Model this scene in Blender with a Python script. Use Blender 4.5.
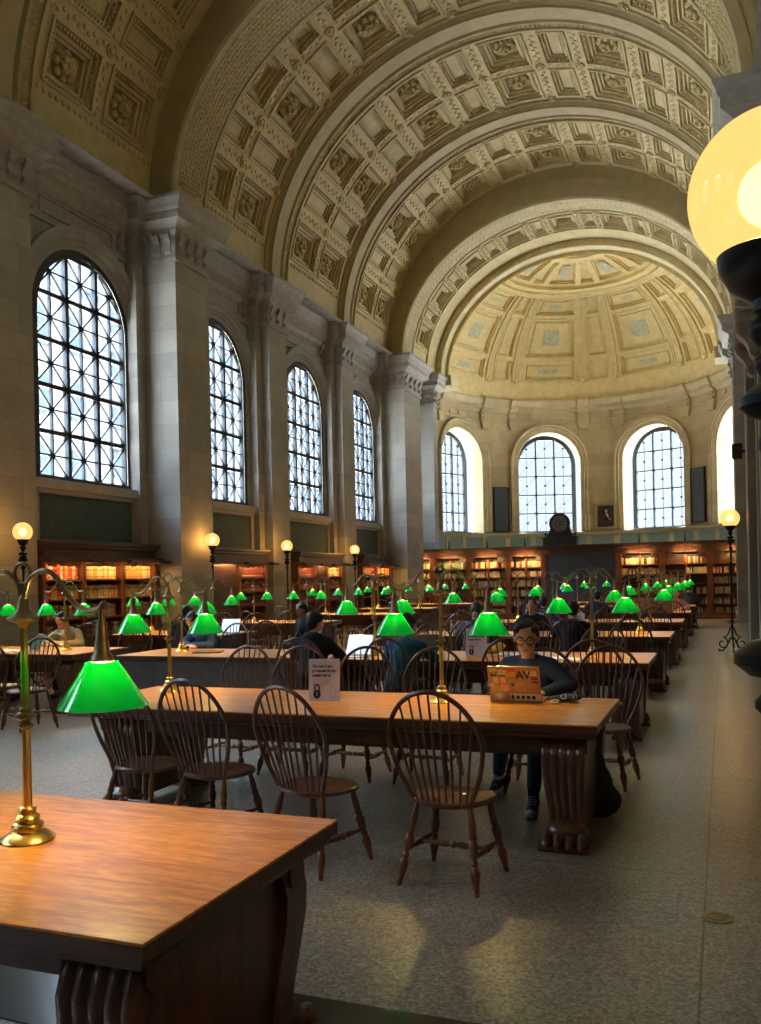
import bpy, bmesh, math, random
from math import sin, cos, pi, radians, hypot, atan2, sqrt, floor
from mathutils import Vector, Matrix
random.seed(7)
scene = bpy.context.scene
for _o in list(bpy.data.objects):
    bpy.data.objects.remove(_o, do_unlink=True)
COL = scene.collection

# ------------------------------------------------------------------ camera
YAW, ROLL = 0.3696, 0.0218
_f = Vector((-sin(YAW), cos(YAW), 0)); _r = Vector((cos(YAW), sin(YAW), 0)); _u = Vector((0, 0, 1))
_r2 = _r*cos(ROLL) - _u*sin(ROLL); _u2 = _r*sin(ROLL) + _u*cos(ROLL)
cd = bpy.data.cameras.new('camera'); cam = bpy.data.objects.new('camera', cd); COL.objects.link(cam)
M4 = Matrix.Identity(4)
for i in range(3):
    M4[i][0], M4[i][1], M4[i][2] = _r2[i], _u2[i], -_f[i]
M4[2][3] = 1.65
cam.matrix_world = M4
cd.sensor_fit = 'VERTICAL'; cd.sensor_height = 36; cd.sensor_width = 36*761/1024
cd.lens = 886/1024*36; cd.shift_y = 66.56/1024; cd.clip_start = .05; cd.clip_end = 400
scene.camera = cam

# ------------------------------------------------------------------ exposure, world, sun
scene.view_settings.view_transform = 'Standard'
scene.view_settings.look = 'None'
scene.view_settings.gamma = 1
scene.view_settings.use_curve_mapping = False
scene.view_settings.exposure = 0.5
SKY = 31.0
w = bpy.data.worlds.new('sky'); scene.world = w; w.use_nodes = True
nt = w.node_tree; nt.nodes.clear()
tc = nt.nodes.new('ShaderNodeTexCoord'); sx = nt.nodes.new('ShaderNodeSeparateXYZ')
rp = nt.nodes.new('ShaderNodeValToRGB'); mr = nt.nodes.new('ShaderNodeMapRange')
mr.inputs['From Min'].default_value = -1; mr.inputs['From Max'].default_value = 1
rp.color_ramp.elements[0].position = .36; rp.color_ramp.elements[0].color = (.74, .75, .70, 1)      # sunlit street below
rp.color_ramp.elements[1].position = .47; rp.color_ramp.elements[1].color = (.022, .0245, .029, 1)    # hazy horizon band
for _p, _c in ((.67, (.020, .025, .032, 1)), (.79, (.68, .84, 1.0, 1))):
    _e = rp.color_ramp.elements.new(_p); _e.color = _c
bg = nt.nodes.new('ShaderNodeBackground'); bg.inputs[1].default_value = SKY
wo = nt.nodes.new('ShaderNodeOutputWorld')
nt.links.new(tc.outputs['Generated'], sx.inputs[0]); nt.links.new(sx.outputs[2], mr.inputs[0])
nt.links.new(mr.outputs[0], rp.inputs[0]); nt.links.new(rp.outputs[0], bg.inputs[0]); nt.links.new(bg.outputs[0], wo.inputs[0])
sd = bpy.data.lights.new('sun', 'SUN'); sd.energy = 14; sd.angle = radians(.6); sd.color = (1, .93, .8)
sun = bpy.data.objects.new('sun', sd); COL.objects.link(sun)
sun.rotation_euler = Vector((1.0, .25, 1.05)).to_track_quat('Z', 'Y').to_euler()
sun.location = (20, 10, 40)

# ------------------------------------------------------------------ constants of the hall
XC = -5.1            # hall axis
HP, HQ, HW = 5.5, 6.05, 6.55     # half widths: big pier face, pilaster face, wall face
ZC = 9.65            # top of the cornice, spring of the vault
SILL, WH = 3.66, 1.30            # window sill height, half width of glazing
ZSPR = 6.76          # spring of the window arches
YV0, YEND = -15.0, 34.2
AC, AR = 35.3, 6.1   # apse centre and radius
WIN_Y = [-5.2, -.4, 4.45, 9.35, 14.2, 19.1, 23.95, 28.35]   # bay centres; window at 14.2 is the nearest one in view

# ------------------------------------------------------------------ materials
MAT = {}
def newmat(name):
    m = bpy.data.materials.new(name); m.use_nodes = True
    return m, m.node_tree, m.node_tree.nodes['Principled BSDF']
def setin(b, **k):
    for a, v in k.items():
        a = a.replace('_', ' ')
        if a in b.inputs: b.inputs[a].default_value = v
def mat(name, col, rough=.6, metal=0, var=.0, scale=8, bump=0, bscale=40, emit=0, ecol=None, coat=0, spec=.5, stretch=(1, 1, 1), detail=4, col2=None):
    m, nt, b = newmat(name)
    setin(b, Roughness=rough, Metallic=metal)
    b.inputs['Base Color'].default_value = (*col, 1)
    b.inputs['Specular IOR Level'].default_value = spec
    if coat: b.inputs['Coat Weight'].default_value = coat; b.inputs['Coat Roughness'].default_value = .15
    if emit:
        b.inputs['Emission Color'].default_value = (*(ecol or col), 1); b.inputs['Emission Strength'].default_value = emit
    if var or bump:
        t = nt.nodes.new('ShaderNodeTexCoord'); mp = nt.nodes.new('ShaderNodeMapping')
        mp.inputs['Scale'].default_value = stretch
        nt.links.new(t.outputs['Object'], mp.inputs[0])
    if var:
        n = nt.nodes.new('ShaderNodeTexNoise'); n.inputs['Scale'].default_value = scale; n.inputs['Detail'].default_value = detail
        nt.links.new(mp.outputs[0], n.inputs['Vector'])
        r = nt.nodes.new('ShaderNodeValToRGB')
        c2 = col2 or tuple(min(1, c*(1+var)) for c in col); c1 = tuple(c*(1-var) for c in col)
        r.color_ramp.elements[0].position = .3; r.color_ramp.elements[0].color = (*c1, 1)
        r.color_ramp.elements[1].position = .7; r.color_ramp.elements[1].color = (*c2, 1)
        nt.links.new(n.outputs[0], r.inputs[0]); nt.links.new(r.outputs[0], b.inputs['Base Color'])
    if bump:
        n2 = nt.nodes.new('ShaderNodeTexNoise'); n2.inputs['Scale'].default_value = bscale; n2.inputs['Detail'].default_value = 3
        nt.links.new(mp.outputs[0], n2.inputs['Vector'])
        bp = nt.nodes.new('ShaderNodeBump'); bp.inputs['Strength'].default_value = bump; bp.inputs['Distance'].default_value = .02
        nt.links.new(n2.outputs[0], bp.inputs['Height']); nt.links.new(bp.outputs[0], b.inputs['Normal'])
    MAT[name] = m
    return m
def stone_blocks(name, col, var=.12, bw=1.3, rh=.62, mortar=.75):
    m, nt, b = newmat(name); b.inputs['Roughness'].default_value = .62; b.inputs['Specular IOR Level'].default_value = .35
    t = nt.nodes.new('ShaderNodeTexCoord'); sp = nt.nodes.new('ShaderNodeSeparateXYZ'); cb = nt.nodes.new('ShaderNodeCombineXYZ')
    ad = nt.nodes.new('ShaderNodeMath'); ad.operation = 'ADD'
    nt.links.new(t.outputs['Object'], sp.inputs[0]); nt.links.new(sp.outputs[0], ad.inputs[0]); nt.links.new(sp.outputs[1], ad.inputs[1])
    nt.links.new(ad.outputs[0], cb.inputs[0]); nt.links.new(sp.outputs[2], cb.inputs[1])
    br = nt.nodes.new('ShaderNodeTexBrick'); br.inputs['Scale'].default_value = 1
    br.inputs['Brick Width'].default_value = bw; br.inputs['Row Height'].default_value = rh; br.inputs['Mortar Size'].default_value = .006
    br.inputs['Color1'].default_value = (*[c*(1+var) for c in col], 1); br.inputs['Color2'].default_value = (*[c*(1-var) for c in col], 1)
    br.inputs['Mortar'].default_value = (*[c*mortar for c in col], 1)
    nt.links.new(cb.outputs[0], br.inputs['Vector'])
    n = nt.nodes.new('ShaderNodeTexNoise'); n.inputs['Scale'].default_value = 3; n.inputs['Detail'].default_value = 6
    nt.links.new(t.outputs['Object'], n.inputs['Vector'])
    mx = nt.nodes.new('ShaderNodeMixRGB'); mx.blend_type = 'MULTIPLY'; mx.inputs[0].default_value = .35
    nt.links.new(br.outputs[0], mx.inputs[1]); nt.links.new(n.outputs[0], mx.inputs[2]); nt.links.new(mx.outputs[0], b.inputs['Base Color'])
    MAT[name] = m
    return m
def wood(name, c1, c2, rough=.35, coat=.3, scale=2.2, axis=(1, 9, 9), bump=.15):
    m, nt, b = newmat(name)
    setin(b, Roughness=rough); b.inputs['Coat Weight'].default_value = coat; b.inputs['Coat Roughness'].default_value = .22
    t = nt.nodes.new('ShaderNodeTexCoord'); mp = nt.nodes.new('ShaderNodeMapping'); mp.inputs['Scale'].default_value = axis
    nt.links.new(t.outputs['Object'], mp.inputs[0])
    n = nt.nodes.new('ShaderNodeTexNoise'); n.inputs['Scale'].default_value = scale; n.inputs['Detail'].default_value = 8; n.inputs['Distortion'].default_value = 1.2
    nt.links.new(mp.outputs[0], n.inputs['Vector'])
    r = nt.nodes.new('ShaderNodeValToRGB')
    r.color_ramp.elements[0].position = .3; r.color_ramp.elements[0].color = (*c1, 1)
    r.color_ramp.elements[1].position = .68; r.color_ramp.elements[1].color = (*c2, 1)
    nt.links.new(n.outputs[0], r.inputs[0])
    n3 = nt.nodes.new('ShaderNodeTexNoise'); n3.inputs['Scale'].default_value = 55; n3.inputs['Detail'].default_value = 2
    mp3 = nt.nodes.new('ShaderNodeMapping'); mp3.inputs['Scale'].default_value = (.25, 1, 1)
    nt.links.new(t.outputs['Object'], mp3.inputs[0]); nt.links.new(mp3.outputs[0], n3.inputs['Vector'])
    r3 = nt.nodes.new('ShaderNodeValToRGB'); r3.color_ramp.elements[0].position = .42; r3.color_ramp.elements[0].color = (.8, .8, .8, 1)
    r3.color_ramp.elements[1].position = .62; r3.color_ramp.elements[1].color = (1.12, 1.1, 1.05, 1)
    nt.links.new(n3.outputs[0], r3.inputs[0])
    mx = nt.nodes.new('ShaderNodeMixRGB'); mx.blend_type = 'MULTIPLY'; mx.inputs[0].default_value = .8
    nt.links.new(r.outputs[0], mx.inputs[1]); nt.links.new(r3.outputs[0], mx.inputs[2]); nt.links.new(mx.outputs[0], b.inputs['Base Color'])
    bp = nt.nodes.new('ShaderNodeBump'); bp.inputs['Strength'].default_value = bump; bp.inputs['Distance'].default_value = .004
    nt.links.new(n3.outputs[0], bp.inputs['Height']); nt.links.new(bp.outputs[0], b.inputs['Normal'])
    MAT[name] = m
    return m

stone_blocks('limestone', (.37, .365, .34))
stone_blocks('pier_stone', (.41, .395, .36), bw=1.6, rh=.5)
stone_blocks('apse_stone', (.56, .45, .26), var=.10, bw=1.1, rh=.55)
mat('plain_stone', (.41, .39, .35), .6, var=.10, scale=5, bump=.15, bscale=30)
mat('cornice_stone', (.30, .285, .26), .6, var=.15, scale=6, bump=.2, bscale=30)
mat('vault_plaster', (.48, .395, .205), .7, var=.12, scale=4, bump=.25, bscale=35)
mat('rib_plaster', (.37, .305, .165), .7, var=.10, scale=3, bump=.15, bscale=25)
mat('apse_plaster', (.66, .52, .25), .7, var=.10, scale=4, bump=.2, bscale=35)
mat('arch_cream', (.56, .47, .26), .7, var=.10, scale=5, bump=.2)
mat('coffer_back', (.40, .34, .21), .8, var=.1)
mat('panel_green', (.085, .125, .125), .75, var=.15, scale=10, bump=.2, bscale=90)
mat('apse_green', (.20, .27, .23), .7, var=.10)
mat('medallion_grey', (.46, .45, .32), .8, var=.25, scale=9)
mat('plaque', (.05, .065, .08), .5, var=.35, scale=25)
mat('iron', (.018, .02, .024), .38, .6)
mat('window_iron', (.03, .036, .045), .5, .3)
mat('window_iron_pale', (.30, .31, .32), .5, .2)
mat('brass', (.72, .50, .16), .28, 1.0, var=.15, scale=12)
mat('brass_dark', (.30, .24, .13), .42, .9, var=.3, scale=18)
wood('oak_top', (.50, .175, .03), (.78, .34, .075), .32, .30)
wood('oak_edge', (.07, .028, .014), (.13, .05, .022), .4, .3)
wood('dark_leg', (.070, .026, .014), (.17, .062, .030), .35, .4, axis=(5, 5, 1))
wood('chair_wood', (.085, .026, .012), (.20, .065, .026), .33, .45, axis=(4, 4, 2))
wood('case_wood', (.10, .030, .014), (.22, .070, .030), .45, .2, axis=(6, 6, 1))
wood('case_dark', (.035, .016, .012), (.085, .036, .024), .45, .2, axis=(1, 6, 6))
mat('desk_panel', (.10, .08, .07), .5, var=.2)
mat('black', (.008, .009, .011), .5)
mat('rubber_white', (.62, .61, .58), .6)
mat('paper', (.74, .76, .92), .8, spec=.2)
mat('paper_blue', (.50, .56, .72), .8)
mat('ink', (.015, .015, .035), .7)
mat('ink_grey', (.28, .28, .36), .7)
mat('clock_case', (.035, .042, .042), .35, .3, var=.3, scale=14)

# floor terrazzo with joints
def floor_mat():
    m, nt, b = newmat('terrazzo'); b.inputs['Roughness'].default_value = .30; b.inputs['Specular IOR Level'].default_value = 1.0
    t = nt.nodes.new('ShaderNodeTexCoord')
    v = nt.nodes.new('ShaderNodeTexVoronoi'); v.inputs['Scale'].default_value = 75
    nt.links.new(t.outputs['Object'], v.inputs['Vector'])
    r = nt.nodes.new('ShaderNodeValToRGB'); r.color_ramp.interpolation = 'CONSTANT'
    cols = [(.17, .145, .115), (.31, .265, .205), (.40, .345, .27), (.25, .205, .15), (.50, .44, .35)]
    e = r.color_ramp.elements
    e[0].position = 0; e[0].color = (*cols[0], 1); e[1].position = .22; e[1].color = (*cols[1], 1)
    for p, c in ((.5, cols[2]), (.74, cols[3]), (.9, cols[4])):
        x = e.new(p); x.color = (*c, 1)
    sp = nt.nodes.new('ShaderNodeSeparateXYZ'); nt.links.new(v.outputs['Color'], sp.inputs[0]); nt.links.new(sp.outputs[0], r.inputs[0])
    n = nt.nodes.new('ShaderNodeTexNoise'); n.inputs['Scale'].default_value = .8; n.inputs['Detail'].default_value = 3
    nt.links.new(t.outputs['Object'], n.inputs['Vector'])
    mx = nt.nodes.new('ShaderNodeMixRGB'); mx.blend_type = 'MULTIPLY'; mx.inputs[0].default_value = .45
    nt.links.new(r.outputs[0], mx.inputs[1]); nt.links.new(n.outputs[0], mx.inputs[2])
    mp = nt.nodes.new('ShaderNodeMapping'); mp.inputs['Location'].default_value = (.12, -.2, 0)
    nt.links.new(t.outputs['Object'], mp.inputs[0])
    br = nt.nodes.new('ShaderNodeTexBrick'); br.offset = 0; br.inputs['Scale'].default_value = 1
    br.inputs['Brick Width'].default_value = 2.45; br.inputs['Row Height'].default_value = 2.45; br.inputs['Mortar Size'].default_value = .006
    br.inputs['Color1'].default_value = (1, 1, 1, 1); br.inputs['Color2'].default_value = (.9, .9, .9, 1); br.inputs['Mortar'].default_value = (.35, .33, .3, 1)
    nt.links.new(mp.outputs[0], br.inputs['Vector'])
    m2 = nt.nodes.new('ShaderNodeMixRGB'); m2.blend_type = 'MULTIPLY'; m2.inputs[0].default_value = 1
    nt.links.new(mx.outputs[0], m2.inputs[1]); nt.links.new(br.outputs[0], m2.inputs[2]); nt.links.new(m2.outputs[0], b.inputs['Base Color'])
    rr = nt.nodes.new('ShaderNodeMapRange'); rr.inputs['To Min'].default_value = .285; rr.inputs['To Max'].default_value = .38
    nt.links.new(n.outputs[0], rr.inputs[0]); nt.links.new(rr.outputs[0], b.inputs['Roughness'])
    MAT['terrazzo'] = m
floor_mat()
mat('green_marble', (.022, .030, .024), .2, var=.4, scale=6)

def glass_mat():
    m = bpy.data.materials.new('window_glass'); m.use_nodes = True; nt = m.node_tree; nt.nodes.clear()
    o = nt.nodes.new('ShaderNodeOutputMaterial'); tr = nt.nodes.new('ShaderNodeBsdfTransparent'); tl = nt.nodes.new('ShaderNodeBsdfTranslucent')
    gl = nt.nodes.new('ShaderNodeBsdfGlossy'); gl.inputs['Roughness'].default_value = .08
    tr.inputs[0].default_value = (.88, .94, 1, 1); tl.inputs[0].default_value = (.9, .94, 1, 1)
    a = nt.nodes.new('ShaderNodeMixShader'); a.inputs[0].default_value = .004
    b = nt.nodes.new('ShaderNodeMixShader'); b.inputs[0].default_value = .04
    nt.links.new(tr.outputs[0], a.inputs[1]); nt.links.new(tl.outputs[0], a.inputs[2])
    nt.links.new(a.outputs[0], b.inputs[1]); nt.links.new(gl.outputs[0], b.inputs[2]); nt.links.new(b.outputs[0], o.inputs[0])
    MAT['window_glass'] = m
glass_mat()
def shade_mat():
    m = bpy.data.materials.new('green_glass'); m.use_nodes = True; nt = m.node_tree; nt.nodes.clear()
    o = nt.nodes.new('ShaderNodeOutputMaterial'); tl = nt.nodes.new('ShaderNodeBsdfTranslucent'); df = nt.nodes.new('ShaderNodeBsdfPrincipled')
    tl.inputs[0].default_value = (.0, .42, .07, 1); df.inputs['Base Color'].default_value = (.0, .14, .03, 1); df.inputs['Roughness'].default_value = .12
    df.inputs['Emission Color'].default_value = (0, .85, .14, 1); df.inputs['Emission Strength'].default_value = .11
    df.inputs['Coat Weight'].default_value = .6
    a = nt.nodes.new('ShaderNodeMixShader'); a.inputs[0].default_value = .35
    nt.links.new(df.outputs[0], a.inputs[1]); nt.links.new(tl.outputs[0], a.inputs[2]); nt.links.new(a.outputs[0], o.inputs[0])
    MAT['green_glass'] = m
shade_mat()
def emat(name, col, s):
    m = bpy.data.materials.new(name); m.use_nodes = True; nt = m.node_tree; nt.nodes.clear()
    o = nt.nodes.new('ShaderNodeOutputMaterial'); e = nt.nodes.new('ShaderNodeEmission'); e.inputs[0].default_value = (*col, 1); e.inputs[1].default_value = s
    nt.links.new(e.outputs[0], o.inputs[0]); MAT[name] = m
emat('bulb', (1.0, .62, .22), 460)
emat('globe_glow', (1.0, .62, .16), 1.15)
def globe_mat():
    m = bpy.data.materials.new('globe_glass'); m.use_nodes = True; nt = m.node_tree; nt.nodes.clear()
    o = nt.nodes.new('ShaderNodeOutputMaterial'); e = nt.nodes.new('ShaderNodeEmission'); e.inputs[0].default_value = (1.0, .62, .20, 1); e.inputs[1].default_value = .66
    t = nt.nodes.new('ShaderNodeBsdfTransparent'); t.inputs[0].default_value = (1, .72, .32, 1); g = nt.nodes.new('ShaderNodeBsdfGlossy'); g.inputs['Roughness'].default_value = .05
    a = nt.nodes.new('ShaderNodeMixShader'); a.inputs[0].default_value = .45; b = nt.nodes.new('ShaderNodeAddShader')
    nt.links.new(t.outputs[0], a.inputs[1]); nt.links.new(e.outputs[0], b.inputs[0])
    a.inputs[0].default_value = .08; nt.links.new(g.outputs[0], a.inputs[2])
    t.inputs[0].default_value = (.40, .30, .14, 1)
    nt.links.new(a.outputs[0], b.inputs[1]); nt.links.new(b.outputs[0], o.inputs[0]); MAT['globe_glass'] = m
globe_mat()
def globe_light(root, z, r, power):
    ld = bpy.data.lights.new('filament', 'POINT'); ld.energy = power; ld.color = (1.0, .62, .26); ld.shadow_soft_size = r
    lo = bpy.data.objects.new('filament', ld); COL.objects.link(lo); lo.parent = root; lo.location = (0, 0, z)
emat('case_light', (1.0, .55, .18), 70); emat('end_case_light', (1.0, .56, .20), 150)

# ------------------------------------------------------------------ mesh helpers
class MB:
    def __init__(s): s.v = []; s.f = []; s.m = []; s.mi = 0
    def add(s, vs, fs):
        n = len(s.v); s.v += [tuple(x) for x in vs]; s.f += [tuple(i+n for i in f) for f in fs]; s.m += [s.mi]*len(fs)
    def box(s, x0, x1, y0, y1, z0, z1):
        s.add([(x0, y0, z0), (x1, y0, z0), (x1, y1, z0), (x0, y1, z0), (x0, y0, z1), (x1, y0, z1), (x1, y1, z1), (x0, y1, z1)],
              [(0, 3, 2, 1), (4, 5, 6, 7), (0, 1, 5, 4), (1, 2, 6, 5), (2, 3, 7, 6), (3, 0, 4, 7)])
    def tube(s, pts, r, n=8, cap=True):
        P = [Vector(p) for p in pts]; k = len(P); R = r if isinstance(r, (list, tuple)) else [r]*k
        prev = None; vs = []
        for i in range(k):
            t = (P[min(i+1, k-1)] - P[max(i-1, 0)])
            if t.length < 1e-9: t = Vector((0, 0, 1))
            t.normalize()
            if prev is None:
                a = Vector((0, 0, 1)) if abs(t.z) < .9 else Vector((1, 0, 0))
                nrm = t.cross(a).normalized()
            else:
                nrm = (prev - t*prev.dot(t))
                nrm = nrm.normalized() if nrm.length > 1e-6 else t.orthogonal().normalized()
            prev = nrm; b = t.cross(nrm)
            for j in range(n):
                a = 2*pi*j/n; vs.append(P[i] + (nrm*cos(a) + b*sin(a))*R[i])
        fs = [(i*n+j, i*n+(j+1) % n, (i+1)*n+(j+1) % n, (i+1)*n+j) for i in range(k-1) for j in range(n)]
        if cap: fs += [tuple(range(n-1, -1, -1)), tuple((k-1)*n+j for j in range(n))]
        s.add(vs, fs)
    def lathe(s, prof, c=(0, 0, 0), n=16, cap=True):
        vs = [(c[0]+r*cos(2*pi*j/n), c[1]+r*sin(2*pi*j/n), c[2]+z) for r, z in prof for j in range(n)]; k = len(prof)
        fs = [(i*n+j, i*n+(j+1) % n, (i+1)*n+(j+1) % n, (i+1)*n+j) for i in range(k-1) for j in range(n)]
        if cap: fs += [tuple(range(n-1, -1, -1)), tuple((k-1)*n+j for j in range(n))]
        s.add(vs, fs)
    def ell(s, c, r, n=12, m=8, rot=None):
        vs = [Vector((0, 0, -r[2]))]; 
        for i in range(1, m):
            a = -pi/2 + pi*i/m
            for j in range(n): vs.append(Vector((r[0]*cos(a)*cos(2*pi*j/n), r[1]*cos(a)*sin(2*pi*j/n), r[2]*sin(a))))
        vs.append(Vector((0, 0, r[2])))
        fs = [(0, 1+(j+1) % n, 1+j) for j in range(n)]
        for i in range(m-2): fs += [(1+i*n+j, 1+i*n+(j+1) % n, 1+(i+1)*n+(j+1) % n, 1+(i+1)*n+j) for j in range(n)]
        L = len(vs)-1; b = 1+(m-2)*n; fs += [(b+j, b+(j+1) % n, L) for j in range(n)]
        if rot: vs = [rot @ v for v in vs]
        s.add([v+Vector(c) for v in vs], fs)
    def prism(s, poly, f, d0, d1):          # poly (a,b) extruded d0..d1 through f(a,b,d)
        n = len(poly)
        s.add([f(a, b, d0) for a, b in poly] + [f(a, b, d1) for a, b in poly],
              [tuple(range(n-1, -1, -1)), tuple(range(n, 2*n))] + [(i, (i+1) % n, n+(i+1) % n, n+i) for i in range(n)])
    def xform(s, M, i0=0):
        s.v[i0:] = [tuple(M @ Vector(v)) for v in s.v[i0:]]
    def build(s, name, m, parent=None, smooth=False, bevel=0, auto=True):
        me = bpy.data.meshes.new(name); me.from_pydata(s.v, [], s.f)
        ms = m if isinstance(m, (list, tuple)) else [m]
        for x in ms: me.materials.append(MAT[x])
        if len(ms) > 1:
            for p, i in zip(me.polygons, s.m): p.material_index = i
        bm = bmesh.new(); bm.from_mesh(me); bmesh.ops.recalc_face_normals(bm, faces=bm.faces); bm.to_mesh(me); bm.free()
        if smooth:
            me.shade_smooth()
            try: me.set_sharp_from_angle(angle=radians(42))
            except Exception: pass
        me.update()
        o = bpy.data.objects.new(name, me); COL.objects.link(o)
        if parent is not None: o.parent = parent
        if bevel:
            b = o.modifiers.new('bevel', 'BEVEL'); b.width = bevel; b.segments = 2; b.limit_method = 'ANGLE'
        return o
def empty(name, loc=(0, 0, 0), rz=0, scale=None):
    o = bpy.data.objects.new(name, None); COL.objects.link(o); o.location = loc; o.rotation_euler = (0, 0, rz); o.empty_display_size = .2
    if scale: o.scale = scale
    return o
def tag(o, label, cat, group=None, kind=None):
    o['label'] = label; o['category'] = cat
    if group: o['group'] = group
    if kind: o['kind'] = kind
    return o
def struct(o): o['kind'] = 'structure'; return o
def kids(o): return [c for c in bpy.data.objects if c.parent == o]
def tree(o):
    return (o, [tree(c) for c in kids(o)])
def copy_tree(t, parent=None):
    o, ch = t; c = o.copy(); COL.objects.link(c)
    if parent is not None: c.parent = parent
    for x in ch: copy_tree(x, c)
    return c
def smoothstep(n): return [i/n for i in range(n+1)]
# ================================================================== HALL SHELL
# ---- floor
mb = MB(); mb.box(XC-HW-.6, XC+HW+.6, YV0, AC+AR+1, -.2, 0)
struct(mb.build('floor', 'terrazzo'))
mb = MB(); mb.box(XC-HW, XC+HW, 2.62, 3.16, -.01, .004)
struct(mb.build('trim_1', 'green_marble'))

# ---- generic surfaces: f(u, v, d) -> point
def side_map(sgn):                       # left wall sgn=-1 (u along Y), right wall sgn=+1; d goes INTO the wall
    return lambda u, v, d: (XC+sgn*(HW+d), u, v)
def apse_map(u, v, d):                   # u is the azimuth arc length from the axis (+ to the right)
    a = u/AR
    return (XC+(AR+d)*sin(a), AC+(AR+d)*cos(a), v)
def gridpatch(mb, f, u0, u1, v0, v1, d, nu, nv=1):
    vs = [f(u0+(u1-u0)*i/nu, v0+(v1-v0)*j/nv, d) for j in range(nv+1) for i in range(nu+1)]
    mb.add(vs, [(j*(nu+1)+i, j*(nu+1)+i+1, (j+1)*(nu+1)+i+1, (j+1)*(nu+1)+i) for j in range(nv) for i in range(nu)])
def bandpoly(mb, f, pa, pb, da, db):     # strip between two polylines of equal length
    n = len(pa); vs = [f(a[0], a[1], da) for a in pa] + [f(b[0], b[1], db) for b in pb]
    mb.add(vs, [(i, i+1, n+i+1, n+i) for i in range(n-1)])
def archline(uc, w, z0, zs, n=24):       # jamb, arch, jamb
    return [(uc-w, z0), (uc-w, zs)] + [(uc-w*cos(pi*i/n), zs+w*sin(pi*i/n)) for i in range(1, n)] + [(uc+w, zs), (uc+w, z0)]
def wall_with_window(mb, f, u0, u1, z0, z1, uc, w, zs0, zs, depth, seg=4):
    gridpatch(mb, f, u0, uc-w, z0, z1, 0, seg); gridpatch(mb, f, uc+w, u1, z0, z1, 0, seg)
    gridpatch(mb, f, uc-w, uc+w, z0, zs0, 0, seg*2)
    A = [(uc-w*cos(pi*i/24), zs+w*sin(pi*i/24)) for i in range(25)]
    bandpoly(mb, f, A, [(a[0], z1) for a in A], 0, 0)
    L = archline(uc, w, zs0, zs)
    bandpoly(mb, f, L, L, 0, depth)
    gridpatch2 = [f(uc-w, zs0, 0), f(uc+w, zs0, 0), f(uc+w, zs0, depth), f(uc-w, zs0, depth)]
    mb.add(gridpatch2, [(0, 1, 2, 3)])
def archivolt(mb, f, uc, w, z0, zs, prof):   # prof: (outward offset from w, d) list
    Ls = [archline(uc, w+o, z0, zs) for o, d in prof]
    for i in range(len(prof)-1): bandpoly(mb, f, Ls[i], Ls[i+1], prof[i][1], prof[i+1][1])

def lattice(mb, f, uc, d, thin=.034, thick=.085, diag=True, dots=False, w=WH, z0=SILL, zs=ZSPR):
    c = 2*w/3
    top = zs+w
    def inside(u, z):
        if z <= zs: return abs(u-uc) <= w
        return (u-uc)**2+(z-zs)**2 <= w*w
    def bar(a, b, t, dd=.03):
        # clip to the opening by sampling
        n = 40; pts = [(a[0]+(b[0]-a[0])*i/n, a[1]+(b[1]-a[1])*i/n) for i in range(n+1)]
        ins = [p for p in pts if inside(*p)]
        if len(ins) < 2: return
        a, b = ins[0], ins[-1]; L = hypot(b[0]-a[0], b[1]-a[1]); nx, nz = -(b[1]-a[1])/L*t/2, (b[0]-a[0])/L*t/2
        q = [(a[0]+nx, a[1]+nz), (b[0]+nx, b[1]+nz), (b[0]-nx, b[1]-nz), (a[0]-nx, a[1]-nz)]
        mb.prism(q, f, d-dd, d+dd)
    rows = int((top-z0)/c)+1
    for i in range(1, 3): bar((uc-w+i*c, z0), (uc-w+i*c, top), thick, .05)
    for j in range(0, rows): bar((uc-w, z0+j*c), (uc+w, z0+j*c), thick, .05)
    for i in range(3):
        x = uc-w+(i+.5)*c; bar((x, z0), (x, top), thin)
        for j in range(rows):
            zc = z0+(j+.5)*c
            if i == 0: bar((uc-w, zc), (uc+w, zc), thin)
            if diag:
                bar((x-c/2, zc-c/2), (x+c/2, zc+c/2), thin); bar((x-c/2, zc+c/2), (x+c/2, zc-c/2), thin)
            if dots and inside(x, zc):
                r = .055
                mb.prism([(x+r*cos(k*pi/4), zc+r*sin(k*pi/4)) for k in range(8)], f, d-.04, d+.04)
    Lo = archline(uc, w+.13, z0-.06, zs); Li = archline(uc, w-.005, z0-.06, zs)
    bandpoly(mb, f, Lo, Li, d-.07, d-.07)
    # outer frame
    L1 = archline(uc, w, z0, zs); L2 = archline(uc, w-.05, z0+.05, zs)
    bandpoly(mb, f, L1, L2, d-.06, d-.06); bandpoly(mb, f, L2, L2, d-.06, d+.05)
    mb.prism([(uc-w, z0-.04), (uc+w, z0-.04), (uc+w, z0+.05), (uc-w, z0+.05)], f, d-.08, d+.05)

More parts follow.
